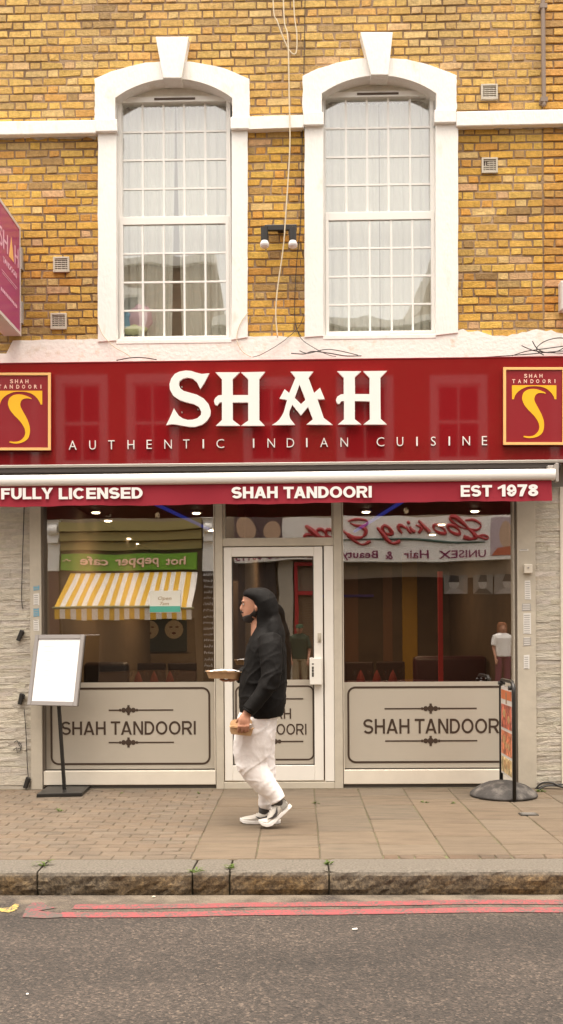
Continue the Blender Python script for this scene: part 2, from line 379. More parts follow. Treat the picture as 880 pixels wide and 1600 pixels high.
M['pale_pink'] = mat('pale_letter', srgb(245, 205, 185), .4)
M['awn_red'] = mat('red_awning_canvas', srgb(140, 17, 38), .8, var=.06, vscale=4, bump=.12, bscale=200)
M['awn_white'] = mat('white_print', (.84, .81, .79), .6)
M['alu'] = mat('silver_trim', (.55, .52, .48), .35, .8)
M['alu_dark'] = mat('dark_box_metal', (.06, .05, .045), .5)
M['rail'] = mat('white_powder_coat', (.82, .79, .75), .3)
M['bracket'] = mat('grey_bracket', (.42, .39, .36), .4, .3)
M['beige'] = mat('beige_frame_paint', (.51, .46, .375), .5, var=.10, vscale=6, bump=.1, bscale=30)
M['cream'] = mat('cream_panel', (.70, .64, .54), .5, var=.06, vscale=5)
M['door_white'] = mat('white_door', (.80, .765, .70), .35, var=.03)
M['dark_edge'] = mat('dark_gasket', (.06, .05, .04), .6)
M['film'] = mat('frosted_film', (.45, .405, .335), .5, var=.03, vscale=2)
M['film_dark'] = mat('clear_cut_lines', (.055, .035, .025), .35)
M['stone'] = mat('split_stone', (.40, .36, .30), .9, attr='Col', var=.20, vscale=16, bump=.6, bscale=50, stretch=(1, 1, 2.6))
M['plinth'] = mat('stained_render', (.42, .38, .32), .9, var=.2, vscale=9, bump=.4)
M['slab'] = mat('concrete_slab', (.25, .215, .17), .9, attr='Col', var=.34, vscale=7, bump=.5, bscale=110, detail=9, col2=(.075, .056, .037), cut=(.60, .82), stretch=(.45, 1.9, 1))
M['joint'] = mat('sandy_joint', (.105, .080, .055), .95, var=.4, vscale=20, col2=(.10, .11, .04))
M['soot'] = mat('black_plastic', (.02, .018, .016), .45)
M['steel_black'] = mat('black_steel', (.022, .02, .018), .4, .2)
M['grey_frame'] = mat('grey_snap_frame', (.30, .275, .26), .4, .35)
M['paper'] = mat('white_poster_paper', (.89, .88, .88), .25, coat=.5)
M['faint'] = mat('faint_print', (.84, .815, .815), .4)
M['rubber'] = mat('grey_rubber', (.050, .044, .040), .8, var=.45, vscale=9, bump=.5, bscale=30, col2=(.14, .125, .11), cut=(.5, .75))
M['purple'] = mat('purple_sign_face', srgb(165, 62, 118), .3, coat=.3)
M['purple_lt'] = mat('pale_pink_print', srgb(226, 188, 205), .4)
M['sign_side'] = mat('sign_box_white', (.62, .58, .55), .5)
M['cable_cream'] = mat('cream_cable', (.62, .53, .38), .5)
M['cable_black'] = mat('black_cable', (.025, .022, .02), .5)
M['skin'] = mat('skin', (.42, .20, .125), .5, var=.10, vscale=30)
M['beard'] = mat('dark_hair', (.022, .015, .012), .8, bump=.6, bscale=200)
M['jacket'] = mat('black_nylon', (.006, .005, .0045), .75, spec=.18, var=.15, vscale=12, bump=.45, bscale=18)
M['trouser'] = mat('white_cotton', (.86, .815, .80), .9, var=.02, vscale=8, bump=.5, bscale=22)
M['shoe'] = mat('white_grey_leather', (.66, .62, .56), .5, var=.08, vscale=30)
M['shoe_grey'] = mat('grey_suede', (.30, .28, .25), .7)
M['shoe_dark'] = mat('dark_leather', (.06, .055, .055), .5)
M['kraft'] = mat('kraft_card', (.47, .29, .15), .8, var=.12, vscale=30)
M['tissue'] = mat('white_tissue', (.82, .79, .76), .7, bump=.5, bscale=40)
M['leaf'] = mat('weed_green', (.10, .15, .025), .7, transl=.3, var=.3, vscale=40)
M['sofa'] = mat('dark_leather_sofa', (.035, .016, .014), .4)
M['sofa_red'] = mat('maroon_leather', (.045, .007, .011), .4)
M['cloth_dark'] = mat('dark_tablecloth', (.05, .03, .028), .8)
M['napkin'] = mat('red_napkin', (.20, .025, .02), .8)
M['wood'] = mat('dark_wood', (.06, .03, .018), .45)
M['clear'] = glass_mat('stemware_glass', .12, (.92, .92, .92), 0)
M['downlight'] = mat('downlight_lens', (1.0, .80, .52), emit=5)
M['blue_led'] = mat('blue_led_strip', (.04, .08, .6), emit=.12)
M['purple_led'] = mat('purple_led_strip', (.05, .025, .16), emit=.03)
M['red_tube'] = mat('red_lit_tube', (.5, .025, .018), emit=.05)
M['shop_glass'] = glass_mat('shop_window_glass', .22, (.95, .945, .93), .018, 1.3)
M['door_glass'] = glass_mat('door_glass', .20, (.95, .945, .93), .02, 1.6)
M['sash_glass'] = glass_mat('sash_glass', .17, (.95, .955, .94), .03, 2.0)

# ------------------------------------------------------------------ ground: road, kerb, pavement
KF, KB, ZR = -3.03, -2.73, -0.145          # kerb front, kerb back, road level
def road_mat():
    m = bpy.data.materials.new('asphalt'); m.use_nodes = True; t = m.node_tree; b = t.nodes['Principled BSDF']; L = t.links.new
    tc = t.nodes.new('ShaderNodeTexCoord')
    vo = t.nodes.new('ShaderNodeTexVoronoi'); vo.inputs['Scale'].default_value = 95
    n1 = t.nodes.new('ShaderNodeTexNoise'); n1.inputs['Scale'].default_value = 1.6; n1.inputs['Detail'].default_value = 6
    n2 = t.nodes.new('ShaderNodeTexNoise'); n2.inputs['Scale'].default_value = 150; n2.inputs['Detail'].default_value = 3
    for n in (vo, n2): L(tc.outputs['Object'], n.inputs['Vector'])
    mpr = t.nodes.new('ShaderNodeMapping'); mpr.inputs['Scale'].default_value = (.45, 1.1, 1); L(tc.outputs['Object'], mpr.inputs['Vector']); L(mpr.outputs[0], n1.inputs['Vector'])
    sp = t.nodes.new('ShaderNodeSeparateColor'); L(vo.outputs['Color'], sp.inputs[0])
    r1 = t.nodes.new('ShaderNodeValToRGB')
    r1.color_ramp.elements[0].position = .0; r1.color_ramp.elements[0].color = (.024, .018, .014, 1)
    r1.color_ramp.elements[1].position = 1.0; r1.color_ramp.elements[1].color = (.150, .113, .086, 1)
    e = r1.color_ramp.elements.new(.55); e.color = (.051, .040, .032, 1)
    e = r1.color_ramp.elements.new(.88); e.color = (.080, .060, .047, 1)
    L(sp.outputs[0], r1.inputs['Fac'])
    mr = t.nodes.new('ShaderNodeMapRange'); mr.inputs['From Min'].default_value = .3; mr.inputs['From Max'].default_value = .7
    mr.inputs['To Min'].default_value = .46; mr.inputs['To Max'].default_value = .92; L(n1.outputs['Fac'], mr.inputs['Value'])
    mu = t.nodes.new('ShaderNodeMix'); mu.data_type = 'RGBA'; mu.blend_type = 'MULTIPLY'; mu.inputs[0].default_value = 1
    L(r1.outputs['Color'], mu.inputs[6]); L(mr.outputs[0], mu.inputs[7])
    # gritty silt lying in the gutter along the kerb
    sx = t.nodes.new('ShaderNodeSeparateXYZ'); L(tc.outputs['Object'], sx.inputs[0])
    g = t.nodes.new('ShaderNodeMapRange'); g.inputs['From Min'].default_value = KF - .42; g.inputs['From Max'].default_value = KF - .10
    L(sx.outputs['Y'], g.inputs['Value'])
    ad = t.nodes.new('ShaderNodeMath'); ad.operation = 'MULTIPLY'; L(g.outputs[0], ad.inputs[0])
    n3 = t.nodes.new('ShaderNodeTexNoise'); n3.inputs['Scale'].default_value = 5; n3.inputs['Detail'].default_value = 6; L(tc.outputs['Object'], n3.inputs['Vector'])
    mr3 = t.nodes.new('ShaderNodeMapRange'); mr3.inputs['From Min'].default_value = .3; mr3.inputs['From Max'].default_value = .6
    mr3.inputs['To Max'].default_value = .8; L(n3.outputs['Fac'], mr3.inputs['Value']); L(mr3.outputs[0], ad.inputs[1])
    mg = t.nodes.new('ShaderNodeMix'); mg.data_type = 'RGBA'; mg.inputs[7].default_value = (.18, .145, .105, 1)
    L(ad.outputs[0], mg.inputs[0]); L(mu.outputs[2], mg.inputs[6]); L(mg.outputs[2], b.inputs['Base Color'])
    b.inputs['Roughness'].default_value = .8
    bu = t.nodes.new('ShaderNodeBump'); bu.inputs['Strength'].default_value = .7; bu.inputs['Distance'].default_value = .006
    L(vo.outputs['Distance'], bu.inputs['Height']); L(bu.outputs[0], b.inputs['Normal'])
    return m
struct(MB().add([(-300, -300, ZR - .02), (300, -300, ZR - .02), (300, 300, ZR - .02), (-300, 300, ZR - .02)], [(0, 1, 2, 3)]).build('ground', mat('far_ground', (.09, .08, .07), .9)))
mb = MB(); N = 60
mb.add([(-40, -10.2, ZR), (40, -10.2, ZR), (40, KF, ZR), (-40, KF, ZR)], [(0, 1, 2, 3)])
struct(mb.build('road', road_mat()))

def line_mat(name, col, amt):
    m = mat(name, col, .7); t = m.node_tree; b = t.nodes['Principled BSDF']; L = t.links.new
    tc = t.nodes.new('ShaderNodeTexCoord')
    vo = t.nodes.new('ShaderNodeTexVoronoi'); vo.inputs['Scale'].default_value = 95; L(tc.outputs['Object'], vo.inputs['Vector'])
    n = t.nodes.new('ShaderNodeTexNoise'); n.inputs['Scale'].default_value = 9; n.inputs['Detail'].default_value = 8; n.inputs['Roughness'].default_value = .7; L(tc.outputs['Object'], n.inputs['Vector'])
    sp = t.nodes.new('ShaderNodeSeparateColor'); L(vo.outputs['Color'], sp.inputs[0])
    a = t.nodes.new('ShaderNodeMath'); a.operation = 'MULTIPLY_ADD'; a.inputs[1].default_value = .35; L(sp.outputs[0], a.inputs[0]); L(n.outputs['Fac'], a.inputs[2])
    r = t.nodes.new('ShaderNodeMapRange'); r.inputs['From Min'].default_value = amt; r.inputs['From Max'].default_value = amt + .12; L(a.outputs[0], r.inputs['Value'])
    mx = t.nodes.new('ShaderNodeMix'); mx.data_type = 'RGBA'; mx.inputs[6].default_value = (*col, 1); mx.inputs[7].default_value = (.085, .072, .062, 1)
    L(r.outputs[0], mx.inputs[0]); L(mx.outputs[2], b.inputs['Base Color'])
    return m
M['redline'] = line_mat('worn_red_line', (.235, .052, .056), .68)
M['redsmear'] = line_mat('red_smear', (.21, .048, .053), .54)
M['yellowline'] = line_mat('yellow_paint_mark', (.50, .34, .07), .62)
def strip(pts_top, pts_bot, z):
    mb = MB(); n = len(pts_top)
    mb.add([(x, y, z) for x, y in pts_top] + [(x, y, z) for x, y in pts_bot], [(i, i + 1, n + i + 1, n + i) for i in range(n - 1)]); return mb
def red_line(ya, yb, xl):
    n = 60; top = []; bot = []
    for i in range(n + 1):
        x = xl + (9 - xl) * i / n; wv = .027 * x + .012 * math.sin(x * 1.7) + .006 * math.sin(x * 5.1 + ya)
        top.append((x, ya + wv + random.uniform(-.003, .003))); bot.append((x, yb + wv + random.uniform(-.003, .003)))
    return strip(top, bot, ZR + .004)
YL = [PG(440, y, ZR)[1] for y in (1410.5, 1417.5, 1422.5, 1430.5)]
struct(red_line(YL[0], YL[1], PG(120, 1412, ZR)[0]).build('road_marking', M['redline']))
struct(red_line(YL[2], YL[3], PG(95, 1429, ZR)[0]).build('road_marking', M['redline']))
blob = [(35, 1434), (42, 1418), (52, 1411), (68, 1411), (74, 1417), (90, 1419), (60, 1424), (95, 1428), (100, 1434), (70, 1436)]
struct(MB().add([(*PG(a, b, ZR), ZR + .0045) for a, b in blob], [tuple(range(len(blob)))]).build('road_marking', M['redsmear']))
blob = [(-30, 1422), (0, 1420), (15, 1419), (24, 1413), (30, 1414), (27, 1422), (14, 1427), (0, 1425), (-30, 1427)]
struct(MB().add([(*PG(a, b, ZR), ZR + .004) for a, b in blob], [tuple(range(len(blob)))]).build('road_marking', M['yellowline']))

# kerb: rough granite blocks with open joints
def kerb_mat():
    m = mat('granite_kerb', (.28, .25, .21), .85); t = m.node_tree; b = t.nodes['Principled BSDF']; L = t.links.new
    tc = t.nodes.new('ShaderNodeTexCoord'); sx = t.nodes.new('ShaderNodeSeparateXYZ'); L(tc.outputs['Object'], sx.inputs[0])
    n = t.nodes.new('ShaderNodeTexNoise'); n.inputs['Scale'].default_value = 45; n.inputs['Detail'].default_value = 6; n.inputs['Roughness'].default_value = .7; L(tc.outputs['Object'], n.inputs['Vector'])
    r = t.nodes.new('ShaderNodeValToRGB')
    for p, c in ((.33, (.035, .025, .016)), (.5, (.13, .10, .065)), (.68, (.30, .25, .17))):
        pass
    els = r.color_ramp.elements
    els[0].position = .34; els[0].color = (.036, .026, .016, 1); els[1].position = .72; els[1].color = (.25, .19, .115, 1)
    e = els.new(.5); e.color = (.105, .080, .053, 1); L(n.outputs['Fac'], r.inputs['Fac'])
    n2 = t.nodes.new('ShaderNodeTexNoise'); n2.inputs['Scale'].default_value = 2.2; n2.inputs['Detail'].default_value = 5; L(tc.outputs['Object'], n2.inputs['Vector'])
    rr = t.nodes.new('ShaderNodeMapRange'); rr.inputs['From Min'].default_value = .46; rr.inputs['From Max'].default_value = .66; L(n2.outputs['Fac'], rr.inputs['Value'])
    mo = t.nodes.new('ShaderNodeMix'); mo.data_type = 'RGBA'; mo.blend_type = 'MULTIPLY'; mo.inputs[7].default_value = (1.1, .92, .62, 1)
    L(rr.outputs[0], mo.inputs[0]); L(r.outputs['Color'], mo.inputs[6])
    # worn, cleaner arris and tread
    z = t.nodes.new('ShaderNodeMapRange'); z.inputs['From Min'].default_value = -.045; z.inputs['From Max'].default_value = -.012; L(sx.outputs['Z'], z.inputs['Value'])
    n4 = t.nodes.new('ShaderNodeTexNoise'); n4.inputs['Scale'].default_value = 70; n4.inputs['Detail'].default_value = 4; L(tc.outputs['Object'], n4.inputs['Vector'])
    r4 = t.nodes.new('ShaderNodeValToRGB'); r4.color_ramp.elements[0].position = .3; r4.color_ramp.elements[0].color = (.075, .064, .05, 1)
    r4.color_ramp.elements[1].position = .7; r4.color_ramp.elements[1].color = (.160, .138, .110, 1); L(n4.outputs['Fac'], r4.inputs['Fac'])
    mx = t.nodes.new('ShaderNodeMix'); mx.data_type = 'RGBA'; L(z.outputs[0], mx.inputs[0]); L(mo.outputs[2], mx.inputs[6]); L(r4.outputs['Color'], mx.inputs[7])
    L(mx.outputs[2], b.inputs['Base Color'])
    bu = t.nodes.new('ShaderNodeBump'); bu.inputs['Strength'].default_value = .6; bu.inputs['Distance'].default_value = .012; L(n.outputs['Fac'], bu.inputs['Height']); L(bu.outputs[0], b.inputs['Normal'])
    return m
joints = [PG(px, 1375, -.07)[0] for px in (62, 302, 360, 514)]
xs = [joints[0] - .9 * k for k in range(6, 0, -1)] + joints + [joints[-1] + 1.75, joints[-1] + 2.8, joints[-1] + 3.7, joints[-1] + 4.6, joints[-1] + 5.6]
mb = MB()
for a, b in zip(xs[:-1], xs[1:]):
    a += .006; b -= .006; nx = max(4, int((b - a) / .035))
    prof = [(KF + .012, ZR - .02), (KF + .006, ZR + .01), (KF, ZR + .035), (KF, ZR + .06), (KF, ZR + .085), (KF + .003, -.03), (KF + .012, -.012), (KF + .03, -.003), (KF + .08, 0.0), (KF + .15, .001), (KB - .02, .001), (KB, -.002), (KB, -.06)]
    vs = []; m = len(prof)
    for i in range(nx + 1):
        x = a + (b - a) * i / nx; e = .012 if i in (0, nx) else 0
        for k, (y, z) in enumerate(prof):
            q = Vector((x * 9, y * 9, z * 14)); d = mnoise.noise(q) * .010 + mnoise.noise(q * 3.1) * .006
            front = k < 7
            vs.append((x + (mnoise.noise(q * 2) * .006), y + (d * 1.3 + e if front else 0), z + (-abs(d) * .35 if not front else 0) - (e * .5 if k > 5 else 0)))
    fs = [(i * m + k, i * m + k + 1, (i + 1) * m + k + 1, (i + 1) * m + k) for i in range(nx) for k in range(m - 1)]
    fs += [tuple(range(m)), tuple(range(nx * m, nx * m + m))[::-1]]
    mb.add(vs, fs)
struct(mb.build('kerb', kerb_mat(), smooth=False))

mb = MB(); mb.box(-9, 9, KF + .035, KB, -.2, -.03); struct(mb.build('kerb_bed', mat('kerb_joint_dirt', (.045, .038, .022), .95)))
# pavement: bed + slabs + small paving blocks
mb = MB()
mb.box(-9, 9, KB + .003, .9, -.12, -.008)
struct(mb.build('pavement_bed', M['joint']))
mb = MB()
def tone(base, v, warm=0.0):
    k = 1 + random.uniform(-v, v); return (base[0] * k * (1 + warm), base[1] * k, base[2] * k * (1 - warm))
def slab(x0, x1, y0, y1, base, g=.004, v=.08, tilt=.003):
    if x1 - x0 < .03 or y1 - y0 < .03: return
    mb.col = tone(base, v, random.uniform(-.03, .05)); h = [random.uniform(-tilt, tilt) for _ in range(4)]
    x0 += g; x1 -= g; y0 += g; y1 -= g; c = .006
    j = lambda: random.uniform(-.003, .003)
    b = [(x0 + j(), y0 + j()), (x1 + j(), y0 + j()), (x1 + j(), y1 + j()), (x0 + j(), y1 + j())]
    cx, cy = (x0 + x1) / 2, (y0 + y1) / 2
    top = [(px + math.copysign(c, cx - px), py + math.copysign(c, cy - py), h[i]) for i, (px, py) in enumerate(b)]
    low = [(px, py, h[i] - c) for i, (px, py) in enumerate(b)]; bot = [(px, py, -.03) for px, py in b]
    mb.add(top + low + bot, [(0, 1, 2, 3)] + [(i, 4 + i, 4 + (i + 1) % 4, (i + 1) % 4) for i in range(4)] + [(4 + i, 8 + i, 8 + (i + 1) % 4, 4 + (i + 1) % 4) for i in range(4)])
SB = (.124, .094, .064)
XB = PG(306, 1325)[0]                      # slabs begin here, small blocks to the left
x = XB; ci = 0
while x < 8.5:
    wd = random.choice((.40, .41, .45)); y = KB + .005
    edge = x > PG(600, 1330)[0] - .2
    if edge:                                # a course of small infill bricks along the kerb
        xx = x
        while xx < x + wd - .02:
            l = min(random.choice((.10, .2)), x + wd - xx); slab(xx, xx + l, y, y + .10, (.11, .076, .05), .004, .2, .004); xx += l
        y += .10
    y1 = y + random.choice((.30, .42, .55))
    while y < -.06:
        y2 = min(y1, -.05); slab(x, x + wd, y, y2, SB, .0026); y = y2; y1 = y + random.choice((.40, .45, .6))
        if y2 - y > -.05 and -.05 - y1 < .12: y1 = -.05
    x += wd; ci += 1
BB = (.128, .096, .067)
y = KB + .005; r = 0
while y < -.06:
    h = .105; x = XB - .002 - (0.0 if r % 2 else .10); 
    slab(XB - (.0 if r % 2 else .10), XB, y, min(y + h, -.05), BB, .0012, .09, .002) if r % 2 == 0 else None
    while x > -8.5:
        l = .20; slab(x - l, x, y, min(y + h, -.05), BB, .0012, .09, .002); x -= l
    y += h; r += 1
mb.col = None
struct(mb.build('pavement', M['slab']))
mb = MB(); mb.box(-9, 9, -.048, .02, -.1, .004)
struct(mb.build('pavement_edge', mat('mortar_fillet', (.27, .23, .17), .95, var=.4, vscale=11, bump=.6, bscale=40, col2=(.16, .13, .08))))

# ------------------------------------------------------------------ the brick building with its shop
BLD = thing('brick_building', (0, 0, 0), 'yellow brick terrace building with two white arched sash windows above a red shop fascia', 'building')
# name: outer left/right, inner left/right, spring y, apex y, outer spring y, outer apex y
WIN = [dict(ol=148, orr=390, il=180, ir=363, sp=153, ap=123, osp=123, oap=95, pl=153, pr=387, bot=531, c0=187, c1=208,
            gx=(191, 355), uy=(160, 338), ux=(223, 256, 288, 321), uh=(205, 249, 294), mr=(338, 350), lx=(193, 353), ly=(350, 525), lm=(223, 256, 288, 321), lh=(395, 440, 484),
            ks=[(243, 57), (295, 57), (284, 122), (255, 122)], sill=531),
       dict(ol=473, orr=714, il=503, ir=682, sp=146, ap=118, osp=118, oap=90, pl=476, pr=716, bot=524, c0=176, c1=198,
            gx=(508, 673), uy=(152, 331), ux=(541, 574, 607, 641), uh=(199, 244, 288), mr=(331, 344), lx=(514, 674), ly=(344, 517), lm=(545, 578, 612, 645), lh=(387, 431, 475),
            ks=[(563, 50), (614, 50), (607, 117), (580, 117)], sill=524)]
def px_arc(x0, x1, ys, ya, n=18):
    h = (x1 - x0) / 2; s_ = ys - ya; r = (h * h + s_ * s_) / (2 * s_); cx = (x0 + x1) / 2; cy = ya + r; a = math.asin(h / r)
    return [(cx + r * math.sin(-a + 2 * a * i / n), cy - r * math.cos(-a + 2 * a * i / n)) for i in range(n + 1)]
holes = []
for W in WIN:
    xc = (W['ol'] + W['orr']) / 2
    X0, X1, Z0, _ = rect((W['ol'] + W['il']) / 2, (W['orr'] + W['ir']) / 2, 140, W['sill'] + 4, 0)
    zs = PZ((W['sp'] + W['osp']) / 2, 0, xc); za = PZ((W['ap'] + W['oap']) / 2, 0, xc)
    holes.append((X0, X1, Z0 - .03, zs, za))
ZB0 = PZ(556, 0)                          # bricks begin behind the render band
BX0, BX1, BTOP = -5.2, 5.2, 9.0
def hole_spans(z):
    out = []
    for X0, X1, Z0, zs, za in holes:
        if z < Z0 or z > za: continue
        h = (X1 - X0) / 2; xc = (X0 + X1) / 2
        if z <= zs: out.append((X0, X1))
        else:
            s_ = za - zs; r = (h * h + s_ * s_) / (2 * s_); dz = z - (za - r); q = math.sqrt(max(0, r * r - dz * dz)); out.append((xc - q, xc + q))
    return out
def cut(a, b, spans):
    segs = [(a, b)]
    for s0, s1 in spans:
        n = []
        for p, q in segs:
            if q <= s0 or p >= s1: n.append((p, q))
            else:
                if p < s0: n.append((p, s0))
                if q > s1: n.append((s1, q))
        segs = n
    return [s for s in segs if s[1] - s[0] > .018]
PAL = [((.56, .318, .052), 9), ((.60, .37, .070), 7), ((.56, .275, .048), 4), ((.49, .275, .055), 4), ((.60, .41, .16), 2.5), ((.40, .23, .065), 1.6), ((.47, .30, .10), 1.5), ((.30, .175, .06), .35), ((.56, .34, .17), .9)]
PALT = [c for c, k in PAL]; PALW = [k for c, k in PAL]
mb = MB(); mo = MB()
def brick(x0, x1, z0, z1, col, yf=0.0):
    j = lambda a: random.uniform(-a, a)
    y = yf + j(.003); c = .004
    e = .0042 if random.random() < .35 else .0026
    o = [(x0 + j(e), z0 + j(e)), (x1 + j(e), z0 + j(e)), (x1 + j(e), z1 + j(e)), (x0 + j(e), z1 + j(e))]
    cx, cz = (x0 + x1) / 2, (z0 + z1) / 2
    if random.random() < .30:
        q = random.randrange(4); o[q] = (o[q][0] + math.copysign(random.uniform(.004, .012), cx - o[q][0]), o[q][1] + math.copysign(random.uniform(.002, .008), cz - o[q][1]))
    f = [(a + math.copysign(c, cx - a), y + j(.0015), b + math.copysign(c, cz - b)) for a, b in o]
    r = [(a, y + .005, b) for a, b in o]; k = [(a, .03, b) for a, b in o]
    mb.col = col
    mb.add(f + r + k, [(0, 1, 2, 3)] + [(i, 4 + i, 4 + (i + 1) % 4, (i + 1) % 4) for i in range(4)] + [(4 + i, 8 + i, 8 + (i + 1) % 4, 4 + (i + 1) % 4) for i in range(4)])
XJ = PX(849, 0, 350)                      # straight joint where the next build of the terrace begins
z = ZB0; ci = 0; CH = .0742
while z < BTOP:
    zm = z + CH / 2; sp = hole_spans(zm)
    for a, b in cut(BX0, BX1, sp): mo.add([(a, .0058, z), (b, .0058, z), (b, .0058, z + CH), (a, .0058, z + CH)], [(0, 1, 2, 3)])
    for side in (0, 1):
        x = (BX0 - random.uniform(0, .02) - (.165 if ci % 2 else 0)) if side == 0 else XJ + .001
        lim = XJ - .001 if side == 0 else BX1
        k = ci % 2 if side else 0
        while x < lim:
            L_ = (.215 if k % 2 == 0 else .103) * random.uniform(.97, 1.03); x1 = min(x + L_, lim)
            for a, b in cut(x, x1, sp):
                q = mnoise.noise(Vector((x * 1.3, 0, z * 1.3))); q2 = mnoise.noise(Vector((x * .6 + 9, 4, z * .8)))
                col = random.choices(PALT, PALW)[0]; v = random.uniform(.88, 1.13)
                pale = max(0, min(1, (z - 5.8) / .9)) * .38 + max(0, q) * .3
                dk = 1 - max(0, -q2 - .04) * .9; soil = max(0, mnoise.noise(Vector((x * 1.9 + 3, 7, z * 2.3))) - .22) * 1.6
                col = tuple(((c * (1 - pale) + p * pale) * v * dk) * (1 - soil) + d_ * soil for c, p, d_ in zip(col, (.52, .37, .16), (.25, .165, .08)))
                if side: col = tuple(c * f for c, f in zip(col, (1.0, .90, .8)))
                brick(a + .0062, b - .0062, z + .0066, z + CH - .0066, col, 0 if side == 0 else -.004)
            x += L_ ; k += 1
    z += CH; ci += 1
mb.build('wall', M['brick'], BLD); mo.build('mortar_bed', M['mortar'], BLD)

# the rest of the shell: lintel over the shop, side walls, back, roof, upper floor
mb = MB()
mb.box(-5.2, 5.2, .012, .32, 2.74, ZB0 - .002)
mb.box(-5.3, -5.0, .33, 8, -.1, 9.0); mb.box(5.0, 5.3, .33, 8, -.1, 9.0); mb.box(-5.3, 5.3, 8, 8.3, -.1, 9.0)
mb.box(-5.3, 5.3, .04, 8.3, 9.0, 9.2); mb.box(-4.99, 4.99, .33, 7.99, 2.95, 3.15)
mb.build('shell', M['room'], BLD)
mb = MB()                                 # back layer of the front wall, with the window holes kept open
xs = [-5.2, holes[0][0], holes[0][1], holes[1][0], holes[1][1], 5.2]
for i in (0, 2, 4): mb.box(xs[i], xs[i + 1], .035, .30, ZB0, 9.0)
for h in holes: mb.box(h[0], h[1], .20, .30, h[3] - .04, 9.0); mb.box(h[0], h[1], .035, .30, ZB0, h[2])
mb.build('inner_leaf', M['room'], BLD)

# white render band below the windows, with a ragged top edge
def ragged(y_of, x0, x1, n, amp): return [(x0 + (x1 - x0) * i / n, y_of(x0 + (x1 - x0) * i / n) + random.uniform(-amp, amp)) for i in range(n + 1)]
bt = lambda x: 531 - 11 * min(1, max(0, x / 880.0))
top = [(-560, 540)] + ragged(lambda x: bt(x) + (1 if x > 12 else 22), 10, 153, 14, 1.0) + ragged(lambda x: 526, 388, 476, 10, 1.2) + ragged(lambda x: 520 + 4 * math.sin(x * .05), 716, 900, 24, 2.2) + [(1440, 505)]
mb = MB(); mb.poly_px([top + [(1440, 585), (-560, 600)]], -.030, .06)
mb.build('render_band', M['render'], BLD)

